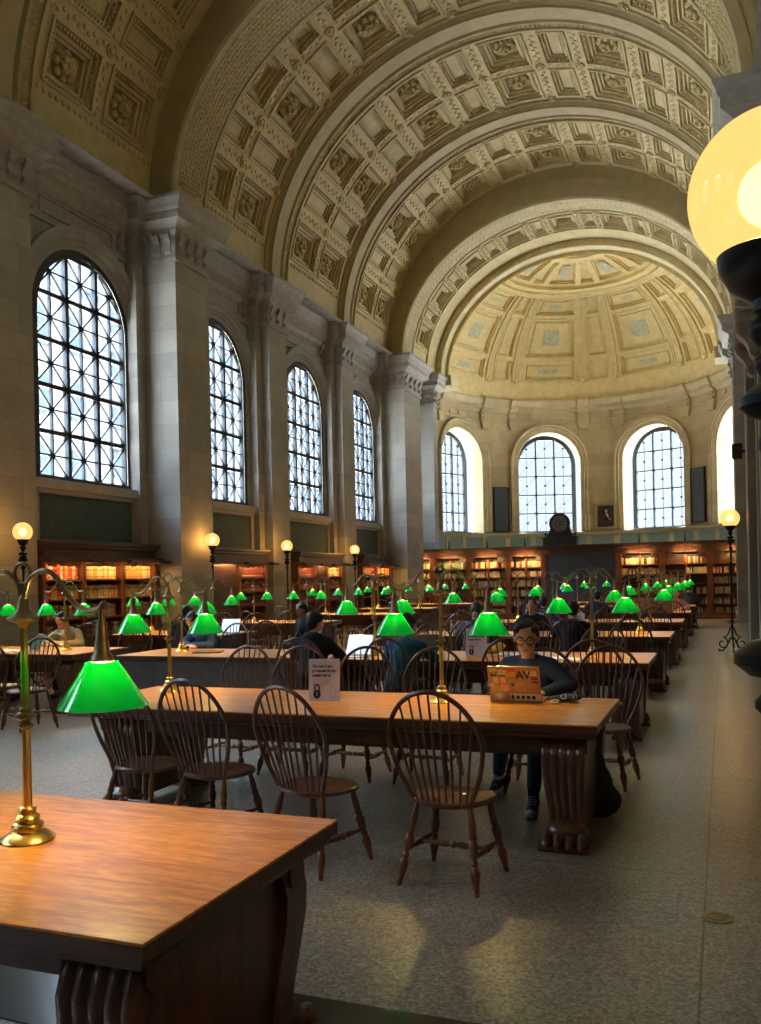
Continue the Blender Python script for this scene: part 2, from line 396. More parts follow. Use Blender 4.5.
WN = [0]
def window(f, uc, depth, dead=False, apse=False, thin=.034):
    WN[0] += 1
    root = struct(empty('window_%d' % WN[0], f(uc, SILL, depth)))
    def fin(o):
        o.matrix_parent_inverse = Matrix.Translation(root.location).inverted(); return o
    if apse:
        # flat glazing in the curved wall
        a = uc/AR; ox = Vector(apse_map(uc, 0, depth)); tx = Vector((cos(a), -sin(a), 0)); nn = Vector((sin(a), cos(a), 0))
        g = lambda u, v, d: tuple(ox + tx*u + nn*d + Vector((0, 0, v)))
        u0, d0 = 0, 0
    else: g, u0, d0 = f, uc, depth
    mb = MB(); lattice(mb, g, u0, d0, thin=thin, thick=.06 if apse else .085, diag=True, dots=apse)
    fin(mb.build('window_frame', 'window_iron', root))
    mb = MB(); n = 24
    pts = [(u0-WH*cos(pi*i/n), ZSPR+WH*sin(pi*i/n)) for i in range(n+1)]
    V = [g(u0-WH, SILL, d0)] + [g(p[0], p[1], d0) for p in pts] + [g(u0+WH, SILL, d0)]
    mb.add(V, [tuple(range(len(V)))])
    fin(mb.build('pane', 'window_glass', root))
    # daylight portal in the opening
    ld = bpy.data.lights.new('daylight_opening', 'AREA'); ld.shape = 'RECTANGLE'; ld.size = 2*WH+.1; ld.size_y = ZSPR+WH-SILL+.2
    try: ld.cycles.is_portal = True
    except Exception: pass
    lo = bpy.data.objects.new('daylight_opening', ld); COL.objects.link(lo)
    c0 = Vector(g(u0, (SILL+ZSPR+WH)/2, d0+.12)); c1 = Vector(g(u0, (SILL+ZSPR+WH)/2, d0))
    lo.location = c0; lo.rotation_euler = (c0-c1).to_track_quat('Z', 'Y').to_euler()
    return root

# ---- side walls: wall panels with arched openings (left) and blind niches (right)
APR = [(0, .0), (.04, -.03), (.10, -.03), (.10, -.06), (.17, -.06), (.19, -.10), (.30, -.10), (.34, -.14), (.42, -.14), (.42, 0)]
edges = [YV0] + [(WIN_Y[i]+WIN_Y[i+1])/2 for i in range(len(WIN_Y)-1)] + [30.9]
for sgn, nm in ((-1, 'left'), (1, 'right')):
    f = side_map(sgn); mb = MB()
    for i, yc in enumerate(WIN_Y):
        wall_with_window(mb, f, edges[i], edges[i+1], 0, ZC, yc, WH+.12, SILL-.05, ZSPR, .12 if sgn < 0 else .10)
        archivolt(mb, f, yc, WH+.12, SILL, ZSPR, APR)
        if sgn > 0: gridpatch(mb, f, yc-WH-.2, yc+WH+.2, SILL-.1, ZSPR+WH+.2, .10, 2)
    # short bay beside the apse with its own narrow opening
    wall_with_window(mb, f, 30.9, YEND+1.2, 0, ZC, 33.1, WH-.1, SILL-.05, ZSPR, .12)
    archivolt(mb, f, 33.1, WH-.1, SILL, ZSPR, APR)
    if sgn > 0: gridpatch(mb, f, 31.5, 34.7, SILL-.1, ZSPR+WH+.2, .11, 2)
    struct(mb.build('wall_'+nm, 'limestone'))
    if sgn < 0:
        for yc in WIN_Y: window(f, yc, .08)
        window(f, 33.1, .08)
    # panel below the windows, sill and side strips
    mb = MB(); mg = MB()
    for yc in WIN_Y+[33.1]:
        g = f
        def bx(m, u0, u1, z0, z1, d0, d1): m.prism([(u0, z0), (u1, z0), (u1, z1), (u0, z1)], f, d0, d1)
        bx(mb, yc-1.86, yc+1.86, SILL-.22, SILL-.04, -.17, .02)
        bx(mb, yc-1.80, yc+1.80, SILL-.30, SILL-.22, -.10, .02)
        bx(mb, yc-1.78, yc-1.42, 2.3, SILL-.30, -.09, .02); bx(mb, yc+1.42, yc+1.78, 2.3, SILL-.30, -.09, .02)
        bx(mg, yc-1.42, yc+1.42, 2.3, SILL-.30, -.015, .02)
    struct(mb.build('trim_%d' % (2 if sgn < 0 else 3), 'plain_stone')); struct(mg.build('trim_%d' % (4 if sgn < 0 else 5), 'panel_green'))

# ---- piers and pilasters as a plan polyline per side, swept with the cornice profile
BIG = [(-12.6, -11.3), (1.3, 2.6), (15.83, 17.10), (30.10, 31.90), (33.5, 34.0)]
SMALL = [(-7.9, -6.95), (-3.0, -2.1), (6.4, 7.35), (11.3, 12.25), (20.95, 21.95), (25.75, 26.70)]
STEP = HW-.25
plan = []      # (halfwidth, y)
feats = sorted([(a, b, HP) for a, b in BIG]+[(a, b, HQ) for a, b in SMALL])
for a, b, h in feats:
    e = .28
    plan += [(HW, a-e), (STEP, a-e), (STEP, a), (h, a), (h, b), (STEP, b), (STEP, b+e), (HW, b+e)]
plan = [(HW, YV0)] + plan
# profile (projection towards the hall, z)
ENT = [(0, 8.42), (.05, 8.42), (.05, 8.50), (.02, 8.52), (.02, 8.92), (.06, 8.95), (.10, 9.02), (.10, 9.08), (.16, 9.12), (.30, 9.20),
       (.30, 9.36), (.34, 9.40), (.36, 9.48), (.42, 9.58), (.42, ZC), (-.35, ZC)]
def sweep_plan(mb, plan, prof, sgn, skip=False):
    # offset polyline with mitres; hall interior is towards smaller halfwidth
    pts = [Vector((h, y)) for h, y in plan]; n = len(pts)
    def nrm(a, b):
        d = (b-a).normalized(); return Vector((-d.y, d.x))       # left of travel (+y) is -h: towards the hall
    rows = []
    for o, z in prof:
        row = []
        for i in range(n):
            n1 = nrm(pts[i-1], pts[i]) if i else nrm(pts[0], pts[1]); n2 = nrm(pts[i], pts[i+1]) if i < n-1 else n1
            m = (n1+n2)
            m = m/ max(.3, m.dot(n1)) if m.length > 1e-6 else n1
            p = pts[i]+m*o
            row.append((XC+sgn*p.x, p.y, z))
        rows.append(row)
    vs = [p for r in rows for p in r]
    mb.add(vs, [(k*n+i, k*n+i+1, (k+1)*n+i+1, (k+1)*n+i) for k in range(len(prof)-1) for i in range(n-1) if not (skip and abs(plan[i][0]-HW) < 1e-6 and abs(plan[i+1][0]-HW) < 1e-6)])
for sgn, nm, base in ((-1, 'left', 6), (1, 'right', 16)):
    mb = MB(); sweep_plan(mb, plan, [(0, 0), (0, 8.45)], sgn, True)
    # plinth and reeded neck
    sweep_plan(mb, plan, [(0, .30), (.05, .28), (.06, 0)], sgn, True)
    struct(mb.build('trim_%d' % base, 'pier_stone'))
    mb = MB(); sweep_plan(mb, plan, ENT, sgn); struct(mb.build('trim_%d' % (base+1), 'cornice_stone'))
    # carved capital blocks / brackets in the frieze
    mb = MB()
    def bracket(h, y, axis):           # axis 0: on a face looking across the hall; 1: on a face looking along it
        w = .15
        if axis == 0:
            prof = [(h, 8.52), (h-.03, 8.56), (h-.05, 8.62), (h-.04, 8.70), (h-.05, 8.80), (h-.10, 8.86), (h-.13, 8.95), (h-.10, 9.04), (h, 9.06)]
            mb.prism(prof, lambda a, b, d: (XC+sgn*a, d, b), y-w/2, y+w/2)
            mb.prism([(h-.06-.05*cos(t), 8.64+.05*sin(t)) for t in [k*pi/4 for k in range(8)]], lambda a, b, d: (XC+sgn*a, d, b), y-w/2-.02, y+w/2+.02)
        else:
            prof = [(y, 8.52), (y-.03, 8.56), (y-.05, 8.62), (y-.04, 8.70), (y-.05, 8.80), (y-.10, 8.86), (y-.13, 8.95), (y-.10, 9.04), (y, 9.06)]
            mb.prism(prof, lambda a, b, d: (XC+sgn*d, a, b), h-w/2, h+w/2)
    for a, b in BIG:
        for k in range(4): bracket(HP, a+.15+(b-a-.3)*k/3, 0)
        for k in range(3): bracket(HP+.15+.26*k, a, 1)
    for a, b in SMALL:
        for k in range(3): bracket(HQ, a+.13+(b-a-.26)*k/2, 0)
        bracket(HQ+.12, a, 1)
    for i in range(len(feats)-1):
        y0, y1 = feats[i][1]+.4, feats[i+1][0]-.4
        for k in (0, 1): bracket(HW, (y0+.1, y1-.1)[k], 0)
    struct(mb.build('trim_%d' % (base+2), 'cornice_stone'))
    # frieze tablet mouldings with incised serif letters suggested by small raised strokes
    mb = MB()
    for i in range(len(feats)-1):
        y0, y1 = feats[i][1]+.75, feats[i+1][0]-.75
        X0 = lambda d: XC+sgn*(HW-.02-d)
        for z0, z1 in ((8.58, 8.60), (8.86, 8.88)):
            mb.prism([(y0, z0), (y1, z0), (y1, z1), (y0, z1)], lambda a, b, d: (X0(d), a, b), 0, .03)
        for yy in (y0, y1): mb.prism([(yy-.01, 8.58), (yy+.01, 8.58), (yy+.01, 8.88), (yy-.01, 8.88)], lambda a, b, d: (X0(d), a, b), 0, .03)
    struct(mb.build('trim_%d' % (base+3), 'cornice_stone'))

# ---- vault: elliptical barrel; theta 0 at the left spring, pi at the right
def ell_map(a, b):
    return lambda t, y, d: (XC-(a+d)*cos(t), y, ZC+(b+d)*sin(t))
VA, VB = 6.12, 5.72
vm = ell_map(VA, VB)
RA = 6.0
def nested(mb, f, u0, u1, v0, v1, steps, nu):
    """steps: list of (du inset m, depth). Inset rings between consecutive entries; returns the innermost rect."""
    cur = None
    for ins, d in steps:
        r = (u0+ins/RA, u1-ins/RA, v0+ins, v1-ins, d)
        if cur:
            a, b = cur, r
            for (p0, p1, q0, q1) in (((a[0], a[2]), (a[1], a[2]), (b[0], b[2]), (b[1], b[2])), ((a[0], a[3]), (a[1], a[3]), (b[0], b[3]), (b[1], b[3]))):
                n = nu
                A = [(p0[0]+(p1[0]-p0[0])*i/n, p0[1]) for i in range(n+1)]; B = [(q0[0]+(q1[0]-q0[0])*i/n, q0[1]) for i in range(n+1)]
                bandpoly(mb, f, A, B, a[4], b[4])
            for (p0, p1, q0, q1) in (((a[0], a[2]), (a[0], a[3]), (b[0], b[2]), (b[0], b[3])), ((a[1], a[2]), (a[1], a[3]), (b[1], b[2]), (b[1], b[3]))):
                bandpoly(mb, f, [p0, p1], [q0, q1], a[4], b[4])
        cur = r
    gridpatch(mb, f, cur[0], cur[1], cur[2], cur[3], cur[4], nu)
    return cur
def fbox(mb, f, u, v, hu, hv, d0, d1):    # small box on a mapped surface, half sizes in metres
    hu = hu/RA
    q = [(u-hu, v-hv), (u+hu, v-hv), (u+hu, v+hv), (u-hu, v+hv)]
    n = len(mb.v); mb.add([f(a, b, d0) for a, b in q]+[f(a, b, d1) for a, b in q], [(4, 5, 6, 7), (0, 1, 5, 4), (1, 2, 6, 5), (2, 3, 7, 6), (3, 0, 4, 7)])
def disc(mb, f, u, v, R, prof, n=16):     # prof: (r fraction, d)
    vs = []
    for rf, d in prof:
        for k in range(n): vs.append(f(u+R*rf*cos(2*pi*k/n)/RA, v+R*rf*sin(2*pi*k/n), d))
    m = len(prof); mb.add(vs, [(i*n+k, i*n+(k+1) % n, (i+1)*n+(k+1) % n, (i+1)*n+k) for i in range(m-1) for k in range(n)]+[tuple((m-1)*n+k for k in range(n))])
def rosette(f, u, v, R, d, parent):
    mb = MB(); P = lambda r, ph, dd: f(u+r*cos(ph)/RA, v+r*sin(ph), dd)
    for k in range(8): mb.ell(P(R*.68, k*pi/4, d-.07), (R*.27,)*3, 8, 6)
    for k in range(6): mb.ell(P(R*.34, k*pi/3+.3, d-.17), (R*.22,)*3, 8, 6)
    mb.ell(P(0, 0, d-.23), (R*.2,)*3, 8, 6)
    return mb.build('rosette', 'vault_plaster', parent, smooth=True)

S_, N_, T0 = 1.17, .70, radians(6.5)
TOT = (pi-2*T0)*RA
G_ = (TOT-7*S_-6*N_)/14
cells = []; u = T0+G_*RA*0
x = T0*RA+G_/1.0
pos = T0*RA + G_*.5
for i in range(13):
    wd = S_ if i % 2 == 0 else N_
    cells.append((pos/RA, (pos+wd)/RA, i % 2 == 0)); pos += wd+G_
shift = ((pi - cells[-1][1]) - cells[0][0])/2
cells = [(a+shift, b+shift, s) for a, b, s in cells]
vault = MB(); vault_root = None; ros = []
def coffer_bay(mb, y0, y1, deco=True, fm=vm, cols=2, gap=.30, cellset=None):
    cs = cellset or cells
    cw = (y1-y0-gap*(cols+1))/cols
    vcols = [(y0+gap+(cw+gap)*i, y0+gap+(cw+gap)*i+cw) for i in range(cols)]
    # plain course at both springs
    gridpatch(mb, fm, 0, cs[0][0], y0, y1, 0, 4); gridpatch(mb, fm, cs[-1][1], pi, y0, y1, 0, 4)
    for i in range(len(cs)):
        a, b, sq = cs[i]
        if i < len(cs)-1: gridpatch(mb, fm, b, cs[i+1][0], y0, y1, 0, 2)
        vy = [y0]+[t for c in vcols for t in c]+[y1]
        for k in range(0, len(vy), 2): gridpatch(mb, fm, a, b, vy[k], vy[k+1], 0, 4)
        for c in vcols:
            st = [(0, 0), (0, -.05), (.045, -.05), (.045, .03), (.12, .04), (.12, .09), (.17, .09), (.17, .06), (.21, .06), (.21, .13), (.27, .13), (.27, .24)]
            if not sq: st = [(0, 0), (0, -.05), (.04, -.05), (.04, .05), (.10, .05), (.10, .09), (.15, .09), (.15, .06), (.18, .06), (.18, .12), (.22, .12), (.22, .09)]
            nested(mb, fm, a, b, c[0], c[1], st, 4)
            if deco:
                # dentil course inside the frame
                L = (b-a)*RA-.2; n = max(3, int(L/.085)); o = .085
                for k in range(n):
                    uu = a+(.1+L*(k+.5)/n)/RA
                    for vv in (c[0]+o, c[1]-o): fbox(mb, fm, uu, vv, .024, .03, .07, -.0)
                L = c[1]-c[0]-.2; n = int(L/.085)
                for k in range(n):
                    vv = c[0]+.1+L*(k+.5)/n
                    for uu in (a+o/RA, b-o/RA): fbox(mb, fm, uu, vv, .03, .024, .07, -.0)
                if sq: ros.append((fm, (a+b)/2, (c[0]+c[1])/2, min(.32, (c[1]-c[0])/2-.28), .25))
    if deco:
        vl = [y0+gap/2]+[(vcols[i][1]+vcols[i+1][0])/2 for i in range(cols-1)]+[y1-gap/2]
        ul = [(cs[i][1]+cs[i+1][0])/2 for i in range(len(cs)-1)]
        for uu in ul:
            for vv in vl: disc(mb, fm, uu, vv, .13, [(1, 0), (1, -.05), (.8, -.05), (.75, -.02), (.55, -.02), (.5, -.06), (.2, -.07)])
            # scroll ornament along the cross bands
            for c in vcols:
                n = int((c[1]-c[0])/.13)
                for k in range(n): disc(mb, fm, uu+(.035/RA)*(1 if k % 2 else -1), c[0]+(c[1]-c[0])*(k+.5)/n, .055, [(1, 0), (.8, -.025), (.3, -.03)], 6)
        for i in range(len(cs)):
            a, b, sq = cs[i]; n = int((b-a)*RA/.14)
            for vv in vl[1:-1]:
                for k in range(n): disc(mb, fm, a+(b-a)*(k+.5)/n, vv+.03*(1 if k % 2 else -1), .055, [(1, 0), (.8, -.025), (.3, -.03)], 6)
        for side in (0, 1):
            for vv in [y0+(y1-y0)*(k+.5)/22 for k in range(22)]:
                uu = cs[0][0]-.14/RA if side == 0 else cs[-1][1]+.14/RA
                disc(mb, fm, uu, vv, .06, [(1, 0), (.8, -.03), (.3, -.04)], 6)
def arcstrip(mb, f0, f1, y0, y1, n=72):    # surface from curve f0 at y0 to curve f1 at y1
    vs = [f0(pi*i/n, y0, 0) for i in range(n+1)]+[f1(pi*i/n, y1, 0) for i in range(n+1)]
    mb.add(vs, [(i, i+1, n+2+i, n+1+i) for i in range(n)])
def ring(mb, prof):                        # prof: (y, inward offset) chain on the vault curve
    for (ya, oa), (yb, ob) in zip(prof[:-1], prof[1:]):
        arcstrip(mb, ell_map(VA-oa, VB-oa), ell_map(VA-ob, VB-ob), ya, yb)
coffer_bay(vault, 12.25, 15.83); coffer_bay(vault, 17.10, 20.95); coffer_bay(vault, 21.95, 25.75); coffer_bay(vault, 26.70, 30.10)
for a, b in ((YV0, 1.3), (2.6, 11.3)): gridpatch(vault, vm, 0, pi, a, b, 0, 60)
ceil = struct(vault.build('ceiling', 'vault_plaster'))
for r in ros: rosette(*r, ceil)
# plain ribs over the pilasters: band + mouldings + leaf band
ribs = MB(); leaf = MB()
for a, b in [(11.3, 12.25), (20.95, 21.95), (25.75, 26.70)]:
    L = b-a
    ring(ribs, [(a-.10, 0), (a-.10, .05), (a-.04, .06), (a, .14), (a, .20), (a+.46*L, .20), (a+.46*L, .14), (a+.52*L, .14), (a+.56*L, .22), (a+.62*L, .22), (a+.62*L, .12),
                (a+.66*L, .10), (a+.96*L, .10), (a+.96*L, .16), (b+.06, .14), (b+.06, 0)])
    fm = ell_map(VA-.10, VB-.10); n = 150
    for k in range(n):
        t = radians(3)+(pi-radians(6))*(k+.5)/n
        for s_ in (-1, 1):
            c = a+.81*L; q = [(t-.035/RA, c+s_*.01), (t+.01/RA, c+s_*.02), (t+.05/RA, c+s_*.11), (t-.01/RA, c+s_*.10)]
            leaf.add([fm(x_, y_, 0) for x_, y_ in q]+[fm((t+.01/RA), c+s_*.06, -.04)], [(0, 1, 4), (1, 2, 4), (2, 3, 4), (3, 0, 4)])
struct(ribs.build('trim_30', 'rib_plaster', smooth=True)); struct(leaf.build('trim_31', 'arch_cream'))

# ---- great arches over the big piers
PA, PB = HP, 4.60
def big_arch(y0, y1, nm, style):
    mb = MB(); fo, fi = ell_map(VA+.05, VB+.05), ell_map(PA, PB)
    def lerp(k): return ell_map(PA+(VA-PA)*k, PB+(VB-PB)*k)
    # front face with shallow fasciae, soffit with raised borders, back face
    chain = [(1.0, y0), (.66, y0), (.66, y0-.03), (.36, y0-.03), (.36, y0-.05), (.06, y0-.05), (0.0, y0)]
    for (ka, ya), (kb, yb) in zip(chain[:-1], chain[1:]): arcstrip(mb, lerp(ka), lerp(kb), ya, yb)
    w = y1-y0
    s = [(y0, 0), (y0+.09, 0), (y0+.09, -.03), (y1-.09, -.03), (y1-.09, 0), (y1, 0)]
    for (ya, oa), (yb, ob) in zip(s[:-1], s[1:]):
        arcstrip(mb, ell_map(PA-oa, PB-oa), ell_map(PA-ob, PB-ob), ya, yb)
    arcstrip(mb, fi, fo, y1, y1)
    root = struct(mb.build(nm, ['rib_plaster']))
    o = MB(); fm = ell_map(PA+.03, PB+.03)
    if style == 'fret':
        rnd = random.Random(3); nu = 150; nv = 9
        for i in range(nu):
            t = radians(5)+(pi-radians(10))*(i+.5)/nu
            for j in range(nv):
                v = y0+.16+(w-.32)*(j+.5)/nv
                if (i+2*j) % 4 in (0, 1): fbox(o, fm, t, v, .048, .013, .0, -.03)
                else: fbox(o, fm, t+.03/RA, v+.02, .014, .05, .0, -.03)
    else:
        nu = 90
        for i in range(nu):
            t = radians(4)+(pi-radians(8))*(i+.5)/nu
            for j, v in enumerate((y0+w*.3, y0+w*.7)):
                q = 6; R = .10
                vs = [fm(t+R*cos(k*pi/3+(.4 if (i+j) % 2 else 0))*(1 if k % 2 else .45)/RA, v+R*1.5*sin(k*pi/3+(.4 if (i+j) % 2 else 0))*(1 if k % 2 else .5), 0) for k in range(q)]
                o.add(vs+[fm(t, v, -.035)], [(k, (k+1) % q, q) for k in range(q)])
    struct(o.build('ornament', 'arch_cream', root))
    return root
big_arch(15.83, 17.10, 'trim_32', 'fret'); big_arch(1.3, 2.6, 'trim_33', 'none')
big_arch(30.10, 31.25, 'trim_34', 'leaf')

# ---- coffered band and the apse arch beyond it
cm = ell_map(PA+.02, PB+.02); cb = MB(); cs2 = []
n2 = 17; pos = radians(8)
tot = pi-radians(16); sq = tot/(n2+ (n2+1)*.0) 
wS, wN = 1.0, .52; g2 = (tot*RA*.92-9*wS-8*wN)/18; p_ = radians(8)*RA*.92+g2
for i in range(17):
    wd = wS if i % 2 == 0 else wN; cs2.append((p_/(RA*.92), (p_+wd)/(RA*.92), i % 2 == 0)); p_ += wd+g2
RA_keep = RA
coffer_bay(cb, 31.25, 32.75, True, cm, 1, .14, cs2)
for (ya, oa), (yb, ob) in zip([(32.75, 0), (32.75, .05), (33.0, .06), (33.75, .06)][:-1], [(32.75, .05), (33.0, .06), (33.75, .06)]):
    arcstrip(cb, ell_map(PA-oa, PB-oa), ell_map(PA-ob, PB-ob), ya, yb)
o2 = struct(cb.build('trim_35', 'vault_plaster'))
ap = MB(); QA, QB = PA-.06, PB-.06
for (ka, ya), (kb, yb) in (((0, 33.75), (.02, 33.70)), ((.02, 33.70), (.24, 33.70)), ((.24, 33.70), (.27, 33.75))):
    arcstrip(ap, ell_map(QA-ka, QB-ka), ell_map(QA-kb, QB-kb), ya, yb)
arcstrip(ap, ell_map(QA-.27, QB-.27), ell_map(QA-.27, QB-.27), 33.75, 34.2)
struct(ap.build('trim_36', 'arch_cream', smooth=True))
lf = MB(); fm = ell_map(QA-.14, QB-.14)
for i in range(110):
    t = radians(3)+(pi-radians(6))*(i+.5)/110
    vs = []
    for k in range(6):
        rr = .08 if k % 2 else .04; a_ = k*pi/3+.5
        tt = t+rr*cos(a_)/RA; off = rr*sin(a_)
        p = ell_map(QA-.14+off, QB-.14+off)(tt, 33.70, 0); vs.append(p)
    c = fm(t, 33.66, 0); lf.add(vs+[c], [(k, (k+1) % 6, 6) for k in range(6)])
struct(lf.build('trim_37', 'apse_plaster'))
# ================================================================== APSE
f = apse_map
mb = MB()
AW = [-67.5, -22.5, 22.5, 67.5]
arc = lambda deg: radians(deg)*AR
lim = arc(90)
ed = [-lim, arc(-45), 0, arc(45), lim]
for i, a in enumerate(AW):
    wall_with_window(mb, f, ed[i], ed[i+1], 0, ZC, arc(a), WH+.14, SILL-.05, ZSPR, .84, seg=8)
    archivolt(mb, f, arc(a), WH+.14, SILL, ZSPR, APR)
struct(mb.build('wall_apse', 'apse_stone'))
for a in AW: window(f, arc(a), .80, apse=True, thin=.013)
# cornice of the apse, breaking forward over each rib
def apse_plan():
    out = []; k = 0
    for deg in [x*1.0 for x in range(-90, 91)]:
        out.append(deg)
    return out
mb = MB()
ribs_deg = [-90+s for s in (5,)]
rib_c = []
for c in (-90, -45, 0, 45, 90):
    for s_ in (-7.2, 7.2):
        if -90 < c+s_ < 90: rib_c.append(c+s_)
def proj_at(deg):
    return .10 if any(abs(deg-c) < 2.6 for c in rib_c) else 0
degs = []
for x in range(0, 181*4-3):
    degs.append(-90+x/4)
def apse_sweep(mb, prof, brk=True):
    n = len(degs)
    vs = []
    for o, z in prof:
        for dg in degs:
            e = proj_at(dg) if brk else 0
            vs.append(apse_map(radians(dg)*AR, z, -(o+e)))
    mb.add(vs, [(k*n+i, k*n+i+1, (k+1)*n+i+1, (k+1)*n+i) for k in range(len(prof)-1) for i in range(n-1)])
apse_sweep(mb, [(0, 8.62), (.04, 8.62), (.04, 8.72), (.01, 8.74), (.01, 9.06), (.05, 9.08), (.14, 9.16), (.24, 9.20), (.24, 9.34), (.30, 9.44), (.36, 9.56), (.36, ZC), (-.3, ZC)])
struct(mb.build('trim_40', 'apse_stone'))
mb = MB()
RS = RA; RA = AR
for dg in rib_c:
    u0 = arc(dg)
    mb.prism([(u0-.18, 8.30), (u0+.18, 8.30), (u0+.26, 8.62), (u0-.26, 8.62)], f, -.13, 0)
    for z in (8.78, 8.98):
        mb.prism([(u0-.2, z-.05), (u0+.2, z-.05), (u0+.2, z+.05), (u0-.2, z+.05)], f, -.17, 0)
for k in range(28):
    dg = -86+172*k/27
    if proj_at(dg) or proj_at(dg+3) or proj_at(dg-3): continue
    mb.prism([(arc(dg)+.13*cos(q*pi/4), 8.89+.11*sin(q*pi/4)) for q in range(8)], f, -.05, 0)
struct(mb.build('trim_41', 'apse_stone'))
# sill course and green wainscot panels with stone strips between
mb = MB(); mg = MB()
apse_sweep(mb, [(0, 3.42), (.06, 3.42), (.10, 3.50), (.10, 3.58), (0, 3.62)], False)
for k in range(16):
    a = -90+180*(k)/15.0
    if k % 1 == 0: mb.prism([(arc(a)-.13, 0), (arc(a)+.13, 0), (arc(a)+.13, 3.42), (arc(a)-.13, 3.42)], f, -.05, 0)
    if k < 15:
        b = -90+180*(k+1)/15.0
        n = 4
        for q in range(n):
            x0 = arc(a)+.13+(arc(b)-arc(a)-.26)*q/n; x1 = arc(a)+.13+(arc(b)-arc(a)-.26)*(q+1)/n
            mg.prism([(x0, 2.3), (x1, 2.3), (x1, 3.40), (x0, 3.40)], f, -.015, .0)
struct(mb.build('trim_42', 'apse_stone')); struct(mg.build('trim_43', 'apse_green'))

# ---- half dome
DA, DB = 5.90, 4.85
def dome_map(u, v, d):                 # u azimuth in metres/RA units, v elevation angle (radians) 0..pi/2, d outwards
    return (XC+(DA+d)*cos(v)*sin(u), AC+(DA+d)*cos(v)*cos(u), ZC+(DB+d)*sin(v))
mb = MB(); mo = MB(); mm = MB()
def dgrid(u0, u1, v0, v1, d, nu, nv): gridpatch(mb, dome_map, u0, u1, v0, v1, d, nu, nv)
def dpanel(u0, u1, v0, v1, big):
    # nested rectangles in (azimuth, elevation); widths shrink with cos(v), handled by metric insets
    steps = [(0, 0), (0, -.03), (.05, -.03), (.05, .06), (.13, .07), (.13, .13), (.24, .13), (.26, .09), (.30, .09)]
    if not big: steps = [(0, 0), (0, -.03), (.04, -.03), (.04, .05), (.10, .06), (.10, .11), (.16, .11)]
    cur = None
    for ins, d in steps:
        def row(v): 
            k = ins/(DA*max(.15, cos(v))); return (u0+k, u1-k)
        va, vb = v0+ins/DA, v1-ins/DA
        a0, a1 = row(va); b0, b1 = row(vb)
        if a1 <= a0 or b1 <= b0 or vb <= va: break
        q = (a0, a1, b0, b1, va, vb, d)
        if cur:
            c = cur; n = 4
            def seg(p, r, s, t):
                A = [(p[0]+(r[0]-p[0])*i/n, p[1]+(r[1]-p[1])*i/n) for i in range(n+1)]; B = [(s[0]+(t[0]-s[0])*i/n, s[1]+(t[1]-s[1])*i/n) for i in range(n+1)]
                bandpoly(mb, dome_map, A, B, c[6], d)
            C = [(c[0], c[4]), (c[1], c[4]), (c[3], c[5]), (c[2], c[5])]; Q = [(q[0], q[4]), (q[1], q[4]), (q[3], q[5]), (q[2], q[5])]
            for k in range(4): seg(C[k], C[(k+1) % 4], Q[k], Q[(k+1) % 4])
        cur = q
    c = cur; n = 4
    vs = [dome_map((c[0]+(c[2]-c[0])*j/n)+((c[1]+(c[3]-c[1])*j/n)-(c[0]+(c[2]-c[0])*j/n))*i/n, c[4]+(c[5]-c[4])*j/n, c[6]) for j in range(n+1) for i in range(n+1)]
    fs = [(j*(n+1)+i, j*(n+1)+i+1, (j+1)*(n+1)+i+1, (j+1)*(n+1)+i) for j in range(n) for i in range(n)]
    mb.add(vs, fs)
    if big:
        k1 = .30; va, vb = c[4]+(c[5]-c[4])*.24, c[4]+(c[5]-c[4])*.76
        a0 = c[0]+(c[1]-c[0])*.27; a1 = c[1]-(c[1]-c[0])*.27; b0 = c[2]+(c[3]-c[2])*.27; b1 = c[3]-(c[3]-c[2])*.27
        mm.add([dome_map(a0, va, c[6]-.02), dome_map(a1, va, c[6]-.02), dome_map(b1, vb, c[6]-.02), dome_map(b0, vb, c[6]-.02)], [(0, 1, 2, 3)])
V = [0, radians(9), radians(21), radians(43), radians(54), radians(60), radians(70), radians(79)]
# sectors: wide panels centred on the windows (half width wd), ribs, narrow panels between
half_w, half_n, rib_w = radians(13.3), radians(4.6), radians(4.6)
for c in (-67.5, -22.5, 22.5, 67.5):
    c = radians(c)
    dgrid(c-radians(22.5), c+radians(22.5), V[0], V[1], 0, 12, 1)
    rows = [(V[1]+radians(1), V[2]-radians(.3)), (V[2]+radians(1.1), V[3]-radians(.6)), (V[3]+radians(1.1), V[4]-radians(.5))]
    # base skin behind everything is built as strips around the panels
    for (va, vb), nxt in zip(rows, [rows[1][0], rows[2][0], V[4]]):
        dpanel(c-half_w+radians(.9), c+half_w-radians(.9), va, vb, True)
        for s_ in (-1, 1):
            a, b = sorted((c+s_*(half_w+rib_w+radians(.5)), c+s_*radians(22.5)))
            # half of the narrow panel is drawn by each neighbouring sector: draw it once per boundary
        for s_ in (-1, 1):
            a, b = sorted((c+s_*(half_w-radians(.9)), c+s_*(half_w+rib_w))); dgrid(a, b, va-radians(1), nxt, 0, 2, 4)
        dgrid(c-half_w+radians(.9), c+half_w-radians(.9), vb, nxt, 0, 6, 1)
    dgrid(c-half_w+radians(.9), c+half_w-radians(.9), V[1], rows[0][0], 0, 6, 1)
